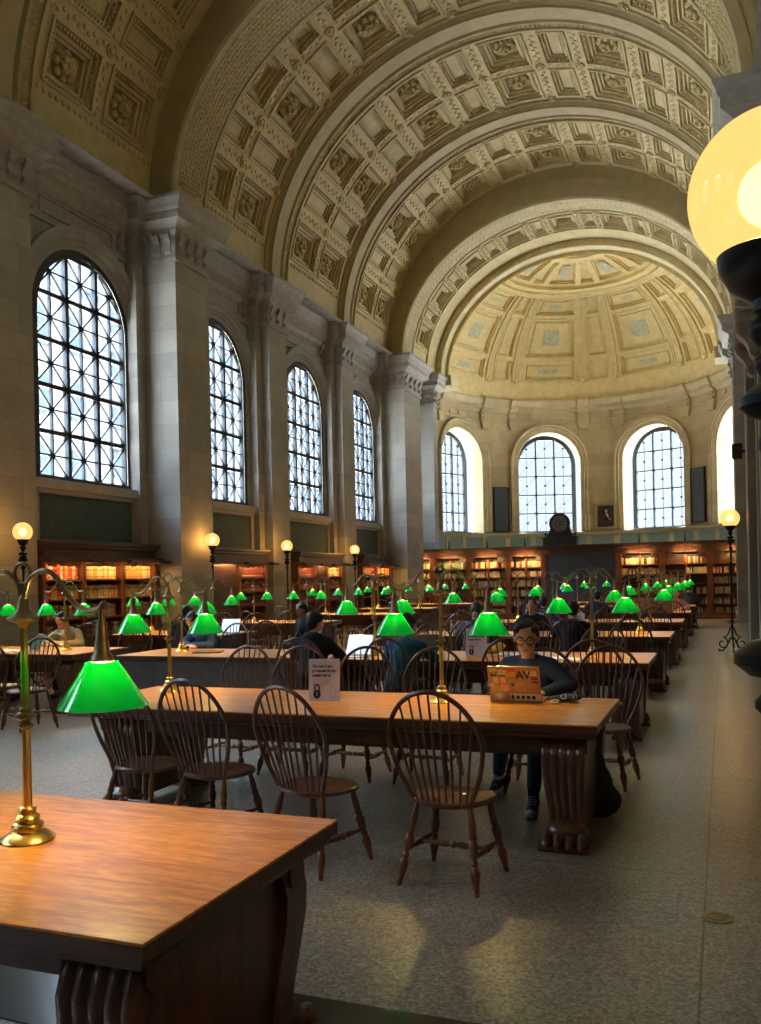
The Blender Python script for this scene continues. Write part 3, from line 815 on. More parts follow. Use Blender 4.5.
for c in (-90, -45, 0, 45, 90):
    c = radians(c); a, b = c-half_n, c+half_n
    if c < -1.5: a = -pi/2
    if c > 1.5: b = pi/2
    rows = [(V[1]+radians(1), V[2]-radians(.3)), (V[2]+radians(1.1), V[3]-radians(.6)), (V[3]+radians(1.1), V[4]-radians(.5))]
    dgrid(a, b, V[1], rows[0][0], 0, 3, 1)
    for (va, vb), nxt in zip(rows, [rows[1][0], rows[2][0], V[4]]):
        dpanel(a+radians(.7), b-radians(.7), va, vb, False); dgrid(a, a+radians(.7), va, vb, 0, 1, 3); dgrid(b-radians(.7), b, va, vb, 0, 1, 3)
        dgrid(a, b, vb, nxt, 0, 3, 1)
# ribs (raised bands with bead ornament and a patera at the foot)
for dg in [c+s_*(4.6+2.3) for c in (-90, -45, 0, 45, 90) for s_ in (-1, 1) if -90 < c+s_*6.9 < 90]:
    c = radians(dg)
    for o_, w_, d_ in ((0, 1.75, -.05),):
        a, b = c-radians(w_), c+radians(w_)
        A = [(a, V[1]+(V[4]-V[1])*i/16) for i in range(17)]; B = [(b, p[1]) for p in A]
        bandpoly(mb, dome_map, A, B, d_, d_); bandpoly(mb, dome_map, A, A, 0, d_); bandpoly(mb, dome_map, B, B, 0, d_)
        for e in (a, b-radians(.35)):
            A2 = [(e, p[1]) for p in A]; B2 = [(e+radians(.35), p[1]) for p in A]
            bandpoly(mb, dome_map, A2, B2, d_-.03, d_-.03); bandpoly(mb, dome_map, A2, A2, d_, d_-.03); bandpoly(mb, dome_map, B2, B2, d_, d_-.03)
    for k in range(30):
        v = V[1]+radians(2.4)+(V[4]-V[1]-radians(2.8))*k/29; rr = .05*max(.5, cos(v))
        vs = [dome_map(c+rr*cos(q*pi/3)/DA/max(.2, cos(v)), v+rr*1.1*sin(q*pi/3)/DA, -.05) for q in range(6)]
        mo.add(vs+[dome_map(c, v, -.09)], [(q, (q+1) % 6, 6) for q in range(6)])
    v = V[1]+radians(1.0)
    vs = [dome_map(c+.14*cos(q*pi/5)/DA, v+.14*sin(q*pi/5)/DA, -.05) for q in range(10)]+[dome_map(c+.12*cos(q*pi/5)/DA, v+.12*sin(q*pi/5)/DA, -.10) for q in range(10)]
    mo.add(vs, [(q, (q+1) % 10, 10+(q+1) % 10, 10+q) for q in range(10)]+[tuple(range(10, 20))])
# ring of ornament
def vring(va, vb, da, db, n=96): 
    A = [(-pi/2+pi*i/n, va) for i in range(n+1)]; B = [(p[0], vb) for p in A]; bandpoly(mb, dome_map, A, B, da, db)
vp = [(54, 0), (54, -.06), (55, -.10), (55.8, -.06), (58.2, -.05), (58.6, -.12), (60, -.14), (60.4, 0)]
for (a, da), (b, db) in zip(vp[:-1], vp[1:]): vring(radians(a), radians(b), da, db)
for k in range(110):
    c = -pi/2+pi*(k+.5)/110; v = radians(57)
    q = [(c-.008, v-.012), (c+.008, v-.012), (c+.012, v+.012), (c-.004, v+.012)]
    mo.add([dome_map(x_, y_, -.05) for x_, y_ in q]+[dome_map(c, v, -.11)], [(0, 1, 4), (1, 2, 4), (2, 3, 4), (3, 0, 4)])
dgrid(-pi/2, pi/2, radians(60.4), radians(62), 0, 48, 1)
k = 0
for c, hw, big in [(x, 12.6, True) for x in (-67.5, -22.5, 22.5, 67.5)]+[(x, 6.4, False) for x in (-45, 0, 45)]+[(-86, 4, False), (86, 4, False)]:
    dpanel(radians(c-hw), radians(c+hw), radians(62), radians(77), False)
    if big: 
        a, b = radians(c-hw*.42), radians(c+hw*.42)
        mm.add([dome_map(a, radians(65.5), .06), dome_map(b, radians(65.5), .06), dome_map(b, radians(73), .06), dome_map(a, radians(73), .06)], [(0, 1, 2, 3)])
gaps = sorted([(c-hw, c+hw) for c, hw in [(-86, 4), (-67.5, 12.6), (-45, 6.4), (-22.5, 12.6), (0, 6.4), (22.5, 12.6), (45, 6.4), (67.5, 12.6), (86, 4)]])
for (a, b), (c, d) in zip(gaps[:-1], gaps[1:]):
    if c > b: dgrid(radians(b), radians(c), radians(62), radians(77), -.03, 2, 3)
dgrid(-pi/2, pi/2, radians(77), radians(80), -.03, 48, 1); dgrid(-pi/2, pi/2, radians(80), radians(81), .02, 48, 1)
dome = struct(mb.build('ceiling.001', 'apse_plaster'))
struct(mo.build('ornament', 'apse_plaster', dome)); struct(mm.build('medallion', 'medallion_grey', dome))
mb = MB(); gridpatch(mb, dome_map, -pi/2, pi/2, radians(80.5), radians(90), .05, 48, 3)
struct(mb.build('oculus', 'coffer_back', dome))
# backing shell (closes the building above the dome and behind the walls)
mb = MB(); gridpatch(mb, dome_map, -pi/2, pi/2, 0, pi/2, .35, 32, 12)
arcstrip(mb, ell_map(QA-.27, QB-.27), ell_map(DA, DB), 34.2, AC); arcstrip(mb, ell_map(QA-.4, QB-.4), ell_map(VA+.6, VB+.6), 34.2, 34.25)
for s_ in (-1, 1):
    mb.add([(XC+s_*HW, 34.2, 0), (XC+s_*HW, AC+.4, 0), (XC+s_*HW, AC+.4, ZC+.2), (XC+s_*HW, 34.2, ZC+.2)], [(0, 1, 2, 3)])
    mb.add([(XC+s_*AR, AC, 0), (XC+s_*(HW+.6), AC, 0), (XC+s_*(HW+.6), AC, ZC), (XC+s_*AR, AC, ZC)], [(0, 1, 2, 3)])
struct(mb.build('ceiling.002', 'apse_plaster'))
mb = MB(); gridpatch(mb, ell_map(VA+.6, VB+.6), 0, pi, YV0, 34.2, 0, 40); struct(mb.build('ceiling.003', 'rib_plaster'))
mb = MB()
mb.box(XC-HW-.4, XC+HW+.4, YV0-.3, YV0, 0, 17)
struct(mb.build('wall_entrance', 'limestone'))
for s_, nm in ((-1, 'trim_44'), (1, 'trim_45')):      # close the ledge between the wall head and the vault
    mb = MB(); mb.add([(XC+s_*(HW+.8), YV0, ZC-.02), (XC+s_*(HP+.2), YV0, ZC-.02), (XC+s_*(HP+.2), AC, ZC-.02), (XC+s_*(HW+.8), AC, ZC-.02)], [(0, 1, 2, 3)])
    struct(mb.build(nm, 'cornice_stone'))

for s_, nm in ((-1, 'trim_46'), (1, 'trim_47')):      # filler blocks added to plug the light leak at the apse arch springs
    mb = MB(); a_, b_ = sorted((XC+s_*4.95, XC+s_*6.7)); mb.box(a_, b_, 34.25, 35.45, ZC-.30, ZC+.12)
    struct(mb.build(nm, 'arch_cream'))
# ---- dark inscription plaques and the portrait in the apse
def wall_tablet(name, dg, hw, z0, z1, m, label, cat, group=None):
    a = radians(dg); root = empty(name, Vector(apse_map(arc(dg), z0, 0)), -a)
    mb = MB(); mb.box(-hw, hw, -.09, .02, 0, z1-z0); mb.build('slab', m, root)
    mb = MB()
    for s_ in (-1, 1): mb.box(s_*hw-.03, s_*hw+.03, -.12, .02, 0, z1-z0)
    for z in (0, z1-z0): mb.box(-hw-.03, hw+.03, -.12, .02, z-.03, z+.03)
    mb.build('border', 'iron', root)
    mb = MB(); rnd = random.Random(int(dg*10)); n = int((z1-z0-.3)/.075)
    for i in range(n):
        z = z1-z0-.15-i*.075; L = hw*rnd.uniform(.5, .85); mb.box(-L, L, -.095, -.088, z-.012, z+.012)
    ll = mb.build('lettering', 'clock_case', root)
    return tag(root, label, cat, group)
wall_tablet('wall_plaque', -45, .38, 3.66, 5.65, 'plaque', 'tall dark inscribed wall plaque between the two left-hand apse windows', 'plaque')
wall_tablet('wall_plaque', 43.5, .38, 3.75, 6.0, 'plaque', 'tall dark inscribed wall plaque to the right of the rightmost apse window', 'plaque')
a = radians(2.2); root = empty('framed_portrait', Vector(apse_map(arc(2.2), 3.68, 0)), -a)
mb = MB(); mb.box(-.44, .44, -.10, .0, .06, 1.10); mb.build('canvas', mat('canvas_dark', (.028, .022, .028), .5, var=.6, scale=3, col2=(.07, .05, .05)).name, root)
mb = MB()
for s_ in (-1, 1): mb.box(min(s_*.44, s_*.56), max(s_*.44, s_*.56), -.15, .0, .0, 1.16)
mb.box(-.56, .56, -.15, 0, 0, .10); mb.box(-.56, .56, -.15, 0, 1.06, 1.17)
mb.build('frame', mat('gilt', (.50, .36, .16), .4, .7, var=.2).name, root, bevel=.02)
mb = MB(); mb.ell((-.06, -.105, .82), (.055, .012, .07), 10, 6); mb.tube([(-.07, -.106, .74), (0, -.106, .60), (.05, -.106, .52)], [.03, .045, .02], 6); mb.ell((.10, -.106, .44), (.05, .01, .035), 8, 5)
mb.build('painted_figure', mat('painted_light', (.62, .55, .45), .6).name, root)
tag(root, 'gilt-framed dark portrait painting between the two bright apse windows', 'painting')

# ---- pale buildings across the street, seen through the tall left windows
def building(x, y0, y1, h, label, fl, c, bayw=3.2):
    root = empty('street_building', (x, (y0+y1)/2, -6))
    m = MB(); w = (y1-y0)/2; m.box(-8, 0, -w, w, 0, h); m.build('facade', c, root)
    m = MB(); n = int(2*w/bayw)
    for i in range(n):
        for j in range(int(h/fl)):
            y = -w+bayw*(i+.5); z = fl*j+1.2; m.box(0.02, .10, y-.7, y+.7, z, z+fl*.55)
    m.build('windows', 'pane_blue', root)
    m = MB()
    for j in range(1, int(h/fl)+1): m.box(0, .35, -w, w, fl*j-.25, fl*j)
    m.build('string_course', c, root)
    return tag(root, label, 'building')
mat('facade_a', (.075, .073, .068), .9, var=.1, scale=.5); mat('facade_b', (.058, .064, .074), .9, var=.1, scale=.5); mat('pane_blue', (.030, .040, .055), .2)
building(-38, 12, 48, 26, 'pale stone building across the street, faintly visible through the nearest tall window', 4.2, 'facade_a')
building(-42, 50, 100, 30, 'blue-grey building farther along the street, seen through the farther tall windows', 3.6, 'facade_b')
# ================================================================== FURNITURE PROTOTYPES
ORD = ['first', 'second', 'third', 'fourth', 'fifth', 'sixth', 'seventh', 'eighth', 'ninth', 'tenth', 'eleventh', 'twelfth']
def hidden_proto(o):                    # prototypes are used as the first instance, see place()
    return o
USED = {}
def place(proto, x, y, rz, label, cat, group=None, z=0):
    key = proto['_key'] if '_key' in proto else proto.name
    if not USED.get(key):
        USED[key] = tree(proto); o = proto
    else:
        o = copy_tree(USED[key])
    o.location = (x, y, z); o.rotation_euler = (0, 0, rz)
    tag(o, label, cat, group)
    return o

# ---- windsor bow-back chair: seat centre at origin, faces +Y
def turned(mb, a, b, prof, n=10):
    a, b = Vector(a), Vector(b); k = len(prof)
    mb.tube([a+(b-a)*t for t, r in prof], [r for t, r in prof], n)
LEGP = [(0, .013), (.08, .015), (.20, .024), (.27, .027), (.33, .016), (.36, .022), (.40, .015), (.47, .024), (.56, .028), (.62, .017), (.65, .023), (.69, .018), (.76, .021), (.86, .018), (1, .012)]
def chair_seat_outline():
    pts = []
    for k in range(28):
        a = 2*pi*k/28; x = .225*cos(a); y = .215*sin(a)
        if y > 0: y = .205*(abs(sin(a))**.75); x = .235*(abs(cos(a))**.85)*(1 if cos(a) > 0 else -1)
        pts.append((x, y))
    return pts
def bow_pts(n=28):
    pts = []
    for k in range(n+1):
        t = k/n; a = pi*t
        zz = .455+.60*(sin(a)**.62); 
        x = -.235*cos(a)*(1-.0*sin(a))
        x = -(.168+.130*min(1, (zz-.455)/.34)**.8)*cos(a)
        y = -.155 - .055*(1-abs(cos(a)))*0 - (zz-.455)*.30*.75 + (0 if abs(cos(a)) > .99 else -.0)
        y += .06*abs(cos(a))*0 - .02*sin(a)
        pts.append((x, y, zz))
    return pts
def make_chair(far=False):
    if far:
        root = None; nb = 6
    root = empty('windsor_chair'); root['_key'] = 'chair_far' if far else 'chair'
    ns = 6 if far else 10
    seat = MB(); ol = chair_seat_outline(); n = len(ol)
    rings = [(.86, .418), (1.0, .432), (1.0, .446), (.95, .455), (.7, .447), (.35, .440), (.05, .440)]
    for sc, z in rings: 
        for (x, y) in ol: seat.v.append((x*sc, y*sc, z + (.010 if y > 0 and sc < .8 and abs(x) < .05 else 0)))
    seat.f += [(i*n+k, i*n+(k+1) % n, (i+1)*n+(k+1) % n, (i+1)*n+k) for i in range(len(rings)-1) for k in range(n)]+[tuple(range(n-1, -1, -1)), tuple((len(rings)-1)*n+k for k in range(n))]
    seat.m = [0]*len(seat.f)
    seat.build('seat', 'chair_wood', root, smooth=True)
    bow = MB(); bp = bow_pts(16 if far else 30); bow.tube(bp, .0135, ns-2 if far else 8); bow.build('bow', 'chair_wood', root, smooth=True)
    def spind(k):
        m = MB(); t = (k-4)/4.0; xb = t*.145; yb = -.185+.03*abs(t)
        # top point on the bow with fanned x
        xt = t*.232; best = min(bow_pts(160)[22:139], key=lambda p: abs(p[0]-xt)); top = Vector(best)
        a = Vector((xb, yb, .45)); m.tube([a, a+(top-a)*.35, top], [.0065, .008, .0055], 5 if far else 7); return m
    if far:
        m = MB()
        for k in range(9):
            s = spind(k); m.add(s.v, s.f)
        m.build('spindles', 'chair_wood', root, smooth=True)
    else:
        for k in range(9): spind(k).build('spindle', 'chair_wood', root, smooth=True)
    F = {}
    for sx in (-1, 1):
        for sy in (-1, 1):
            a = (sx*.155, sy*.125-.01, .435); b = (sx*.225, sy*.225-.02, 0); F[sx, sy] = (Vector(a), Vector(b))
            m = MB(); turned(m, b, a, LEGP, ns); m.build('leg', 'chair_wood', root, smooth=True)
    at_ = lambda k, t: F[k][1]+(F[k][0]-F[k][1])*t
    SP = [(0, .009), (.2, .012), (.38, .019), (.45, .012), (.5, .022), (.55, .012), (.62, .019), (.8, .012), (1, .009)]
    for sx in (-1, 1):
        m = MB(); turned(m, at_((sx, -1), .42), at_((sx, 1), .42), SP, ns); m.build('stretcher', 'chair_wood', root, smooth=True)
    m = MB(); a = (at_((-1, -1), .42)+at_((-1, 1), .42))/2; b = (at_((1, -1), .42)+at_((1, 1), .42))/2; turned(m, a, b, SP, ns); m.build('stretcher', 'chair_wood', root, smooth=True)
    return root
chair_near = make_chair(); chair_far = make_chair(True)

# ---- reading table: origin on the floor at the centre; long axis X
def trestle(mb, x0, sx):
    # lion-foot scrolled end: profile in YZ for each of two legs, reeded front
    w0_ = .26
    for sy in (-1, 1):
        path = [(.435, .66), (.475, .62), (.50, .55), (.497, .46), (.47, .36), (.44, .26), (.42, .17), (.425, .10)]
        nre = 5
        rows = []
        for (y, z) in path:
            row = []; w = w0_*(.72+.28*min(1, z/.5))
            for k in range(nre*4+1):
                a = k/(nre*4); xx = x0-w/2+w*a; bump = .012*abs(sin(pi*a*nre)); row.append((xx, sy*(y+bump), z))
            for k in range(nre*4, -1, -nre*4//2 or -1): row.append((x0-w/2+w*k/(nre*4), sy*(y-.15), z))
            rows.append(row)
        n = len(rows[0]); vs = [p for r in rows for p in r]
        mb.add(vs, [(i*n+k, i*n+(k+1) % n, (i+1)*n+(k+1) % n, (i+1)*n+k) for i in range(len(rows)-1) for k in range(n)]+[tuple(range(n)), tuple((len(rows)-1)*n+k for k in range(n))])
        # upper scroll volutes on both sides
        w = w0_
        mb.tube([(x0-w/2-.01, sy*.41, .62), (x0+w/2+.01, sy*.41, .62)], .055, 14)
    # solid board between the legs with a shaped middle
    mb.box(x0-.095, x0+.095, -.34, .34, .08, .67)
def paw(mb, x0, sy):
    mb.box(x0-.15, x0+.15, sy*.43-.12, sy*.43+.12, 0, .035)
    for k in range(4):
        x = x0-.105+.07*k
        mb.ell((x, sy*.50, .065), (.036, .075, .045), 8, 6); mb.ell((x, sy*.55, .045), (.028, .035, .033), 8, 6)
    mb.ell((x0, sy*.42, .10), (.135, .11, .075), 12, 8)
def make_table(L, W=1.17, panel=False, name='reading_table'):
    root = empty(name); root['_key'] = name+str(round(L, 2))
    h = .77
    m = MB(); m.box(-L/2, L/2, -W/2, W/2, h-.010, h); m.build('tabletop', 'oak_top', root, bevel=.003)
    m = MB(); e = .012
    # moulded dark edge below the top
    prof = [(0, h-.0102), (.002, h-.052), (.02, h-.062), (.025, h-.082), (.05, h-.092)]
    vs = []
    for o, z in prof: vs += [(-L/2+o, -W/2+o, z), (L/2-o, -W/2+o, z), (L/2-o, W/2-o, z), (-L/2+o, W/2-o, z)]
    m.add(vs, [(i*4+k, i*4+(k+1) % 4, (i+1)*4+(k+1) % 4, (i+1)*4+k) for i in range(len(prof)-1) for k in range(4)]+[(0, 1, 2, 3), tuple((len(prof)-1)*4+k for k in range(4))])
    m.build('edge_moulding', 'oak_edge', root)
    m = MB(); m.box(-L/2+.20, L/2-.20, -W/2+.16, W/2-.16, h-.20, h-.088); m.build('apron', 'dark_leg', root)
    for s in (-1, 1):
        x0 = s*(L/2-(.22 if s > 0 else .42)); m = MB(); trestle(m, x0, s); lg = m.build('trestle', 'dark_leg', root, smooth=True)
        for sy in (-1, 1):
            m = MB(); paw(m, x0, sy); m.build('lion_paw_foot', 'dark_leg', lg, smooth=True)
    m = MB(); m.box(-L/2+.3, L/2-.3, -.04, .04, .47, .58); m.build('stretcher_beam', 'dark_leg', root)
    if panel:
        m = MB(); m.box(-L/2+.02, L/2-.02, -W/2+.02, -W/2+.05, .02, h-.06); m.build('modesty_panel', 'desk_panel', root)
    return root
table_p = make_table(3.85); table_l = make_table(2.4); desk_p = make_table(2.4, 1.1, True, 'panelled_desk')

# ---- twin-arm brass table lamp with green glass shades: origin on the table top; arms along X
def arm_pts(s):
    # up and over from the collar, diving outward, then a hook up and the socket hanging below
    c = [(.0, .80), (.012, .86), (.035, .905), (.08, .93), (.13, .925), (.17, .89), (.205, .845), (.245, .81), (.29, .795), (.335, .80), (.358, .82), (.36, .80)]
    return [(s*x, 0, z) for x, z in c]
def bez(pts, n=4):
    out = []; P = [Vector(p) for p in pts]
    for i in range(len(P)-1):
        p0 = P[max(i-1, 0)]; p1 = P[i]; p2 = P[i+1]; p3 = P[min(i+2, len(P)-1)]
        for k in range(n):
            t = k/n; out.append(.5*((2*p1)+(p2-p0)*t+(2*p0-5*p1+4*p2-p3)*t*t+(3*p1-p0-3*p2+p3)*t*t*t))
    out.append(P[-1]); return out
def make_lamp(near=True, key='lamp'):
    root = empty('banker_lamp'); root['_key'] = key
    q = 20 if near else 10
    m = MB(); m.lathe([(.088, 0), (.092, .006), (.088, .012), (.062, .030), (.048, .036), (.050, .046), (.054, .052), (.050, .060), (.036, .064), (.038, .074), (.042, .080), (.036, .088), (.028, .092), (.027, .104), (.031, .108), (.028, .114), (.016, .118)], n=q*2 if near else 14)
    m.build('base', 'brass', root, smooth=True)
    m = MB(); m.lathe([(.0155, .11), (.0155, .40)], n=8 if near else 6); m.lathe([(.0135, .44), (.0125, .755)], n=8 if near else 6)
    m.build('pole', 'brass', root)
    m = MB(); m.lathe([(.016, .385), (.026, .392), (.026, .400), (.016, .408), (.020, .418), (.038, .428), (.038, .434), (.020, .446), (.024, .455), (.014, .462)], n=q); m.build('knop', 'brass_dark', root, smooth=True)
    m = MB(); m.lathe([(.014, .735), (.022, .75), (.052, .762), (.056, .772), (.034, .782), (.022, .80), (.018, .83), (.008, .85)], n=q); m.build('collar', 'brass_dark', root, smooth=True)
    m = MB(); n = 18
    m.tube([(.036*sin(2*pi*k/n), 0, .925-.036*cos(2*pi*k/n)+.0) for k in range(n+1)], .0065, 6); m.tube([(0, 0, .84), (0, 0, .889)], .008, 6); m.build('ring_finial', 'brass_dark', root, smooth=True)
    for s in (-1, 1):
        m = MB(); m.tube(bez(arm_pts(s), 4 if near else 2), .0095, 8 if near else 5); m.build('arm', 'brass_dark', root, smooth=True)
        sx = s*.345
        m = MB(); m.lathe([(.007, .81), (.010, .77), (.017, .755), (.020, .70), (.024, .69), (.026, .655), (.034, .645), (.040, .628), (.030, .622)], (sx, 0, 0), q); m.build('socket', 'brass_dark', root, smooth=True)
        m = MB(); pr = [(.052, .625), (.055, .622), (.098, .555), (.146, .478), (.144, .476), (.095, .551), (.050, .618)]
        m.lathe([(r_, z_) for r_, z_ in pr], (sx, 0, 0), q*2 if near else 16, cap=False); sh = m.build('lamp_shade', 'green_glass', root, smooth=True)
        m = MB(); m.ell((sx, 0, .565), (.024, .024, .034), 8 if near else 6, 6 if near else 4); m.build('bulb', 'bulb', root, smooth=True)
    return root
lamp_n = make_lamp(True, 'lamp_n'); lamp_f = make_lamp(False, 'lamp_f')

# ================================================================== LAYOUT OF TABLES
ROWY = [2.385, 5.815, 9.565, 13.315, 17.065, 20.815, 24.565, 28.315]
ROWN = ['nearest', 'second', 'third', 'fourth', 'fifth', 'sixth', 'seventh', 'eighth']
G_T = 'long oak reading tables in the right-hand column'
XR = -.70
for i, y in enumerate(ROWY):
    xr = -1.34 if i == 0 else XR
    lab = ['long oak reading table in the near foreground, its top lit orange by the lamp', 'long oak reading table with the open laptop, its user and the padlock sign on it'][i] if i < 2 else \
        'long oak reading table, %s from the camera in the right-hand column' % ROWN[i]
    place(table_p, xr-1.925, y, 0, lab, 'table', G_T)
TL = {}
for i in range(2, 8):
    y = ROWY[i]+ (.1 if i == 2 else 0)
    place(table_l, -7.75-1.2, y, 0, 'shorter oak reading table beside the left bookcases, in the %s row from the camera' % ROWN[i], 'table', 'oak reading tables in the left-hand column')
place(desk_p, -5.85, 9.6, 0, 'small desk with a solid front panel at the left end of the third table row', 'desk')

G_L = 'twin-arm brass lamps with green glass shades on the tables'
def lamp(x, y, rz, lab, near=False):
    place(lamp_n if near else lamp_f, x, y, rz, lab, 'lamp', G_L, z=.77)
lamp(-2.27, 2.42, radians(-3), 'large brass table lamp with green glass shades standing on the nearest table', True)
lamp(-1.87, 5.98, 0, 'brass lamp with two green shades to the left of the open laptop', True)
lamp(-4.22, 6.1, 0, 'brass lamp with two green shades near the left end of the second table', True)
for i in range(2, 8):
    y = ROWY[i]
    for k, x in enumerate((-1.30, -3.75) if i != 3 else (-1.15, -3.6)):
        lamp(x, y-.1 if i == 2 else y, 0, 'green-shaded brass lamp on the %s right-hand table, %s' % (ROWN[i], 'near its aisle end' if k == 0 else 'nearer its left end'), i == 2)
    for k, x in enumerate((-8.35, -9.65)):
        lamp(x, y+.1, radians(8 if i % 2 else -5), 'green-shaded brass lamp on the %s-row left-hand table, %s of its two' % (ROWN[i], 'the right one' if k == 0 else 'the left one'), i == 2)
lamp(-6.55, 9.75, radians(10), 'green-shaded brass lamp on the small panelled desk in the third row')

# ================================================================== CHAIRS
P_ = [
 (-4.12, 8.50, 0.05, dict(top='hoodie', hair='hair_black', hood=True, head_turn=-.5, zs=.49), 'person in a dark hooded top seen from behind at an open laptop'),
 (-3.12, 8.52, -.1, dict(top='teal', hair='hair_black', lean=.16), 'person in a teal jacket seen from behind at the third table'),
 (-1.95, 12.20, 0, dict(top='blackcoat', hair='hair_black'), 'person in a black coat at the fourth table near the aisle'),
 (-3.35, 12.20, .1, dict(top='greyhood', hair='hair_brown', lean=.24, arms='fold', head_down=.5), 'person in a grey hooded top bending over the fourth table'),
 (-6.55, 10.75, 2.95, dict(top='bluecoat', hair='hair_black', lean=.34, arms='fold', head_down=.7), 'person in a bright blue coat slumped behind the panelled desk'),
 (-9.1, 10.80, pi+.2, dict(top='beige', hair='hair_black', lean=.26, arms='fold', head_down=.6), 'person in a beige coat leaning over the third-row left table'),
 (-8.2, 12.20, .1, dict(top='blackcoat', hair='hair_black'), 'person in black at the near side of the fourth-row left table'),
 (-6.55, 13.6, 2.6, dict(top='hoodie', hair='hair_black', skin='skin_dark', arms='lap'), 'person facing the camera in the centre aisle beyond the desk'),
 (-3.05, 15.95, .1, dict(top='lavender', hair='hair_brown'), 'person in a pale blue shirt at the fifth table'),
 (-1.05, 21.9, pi, dict(top='pinkshirt', hair='hair_brown', long_hair=True), 'person in a pink top sitting behind the tan bag'),
 (-1.2, 23.45, .0, dict(top='blackcoat', hair='hair_black'), 'person in black at the seventh table beside the pink top'),
 (-.95, 27.2, .05, dict(top='greyblue', hair='hair_brown', lean=.22, head_down=.4), 'person in a grey-blue coat at the eighth table'),
 (-2.6, 19.7, 0, dict(top='navy', hair='hair_black'), 'person in dark blue at the middle of the sixth table'),
 (-4.1, 19.7, 0, dict(top='blackcoat', hair='hair_brown'), 'person in black at the left end of the sixth table'),
 (-2.9, 14.4, pi, dict(top='blackcoat', hair='hair_black', arms='fold'), 'person facing the camera on the far side of the fourth table'),
]
G_C = 'dark bow-back wooden chairs around the reading tables'
PEOPLE = []
def chair(x, y, rz, lab, far=False): return place(chair_far if far else chair_near, x, y, rz, lab, 'chair', G_C)
rc = random.Random(11)
near2 = [(-1.41, 4.68, -7, 'dark bow-back chair in the foreground, rightmost on the near side of the second table'),
         (-2.24, 4.70, -17, 'dark bow-back chair in the middle foreground, in front of the padlock sign'),
         (-3.05, 4.92, -8, 'dark bow-back chair on the near side of the second table, second from the left'),
         (-3.62, 4.97, -8, 'dark bow-back chair partly behind the big green lamp shade, at the second table')]
for x, y, a, l in near2: chair(x, y, radians(a), l)
for x, y, a, l in [(-4.10, 6.86, 176, 'bow-back chair on the far side of the second table, directly right of the left lamp'), (-3.52, 6.86, 183, 'bow-back chair on the far side of the second table, just left of the padlock sign'),
                   (-2.92, 6.84, 178, 'bow-back chair on the far side of the second table, just right of the padlock sign'), (-2.28, 6.86, 181, 'bow-back chair on the far side of the second table, directly behind the lamp pole'),
                   (-1.36, 6.81, 180, 'bow-back chair the laptop user is sitting on'), (-.92, 7.12, 172, 'empty bow-back chair behind the right shoulder of the laptop user')]:
    chair(x, y, radians(a), l)
for i in range(2, 8):
    y = ROWY[i]; far = i > 2
    def busy(cx, cy): return any(hypot(cx-p[0], cy-p[1]) < .62 for p in P_)
    for side in (-1, 1):
        xs = [-1.12, -1.93, -2.75, -3.45, -4.15] if side < 0 else [-1.35, -2.15, -2.95, -3.6, -4.25]
        for k, x in enumerate(xs):
            r = rc.random()
            if (i > 3 and r < .22) or busy(x, y+side*1.05): continue
            chair(x+rc.uniform(-.07, .07), y+side*(1.03+rc.uniform(-.06, .16)), (0 if side < 0 else pi)+rc.uniform(-.16, .16),
                  '%s bow-back chair from the aisle on the %s side of the %s right-hand table' % (ORD[k], 'near' if side < 0 else 'far', ROWN[i]), far)
        for k, x in enumerate((-8.15, -8.95, -9.7)):
            if (rc.random() < .18 and i > 2) or busy(x, y+side*1.08): continue
            chair(x+rc.uniform(-.07, .07), y+side*(1.08+rc.uniform(-.05, .15)), (0 if side < 0 else pi)+rc.uniform(-.2, .2),
                  '%s bow-back chair from the right, %s side of the %s-row left-hand table' % (ORD[k], 'near' if side < 0 else 'far', ROWN[i]), far)
for x, y, a, l in [(-7.55, 8.1, 70, 'bow-back chair standing off the right corner of the left-hand table in the third row'), (-6.3, 11.3, 185, 'bow-back chair behind the small panelled desk')]:
    chair(x, y, radians(a), l)

for _p in P_: chair(_p[0], _p[1]+.0, _p[2], 'bow-back chair under the '+_p[4].split(' ', 1)[1] if False else 'bow-back chair holding the '+_p[4].replace(' seen from behind', ''), _p[1] > 11)
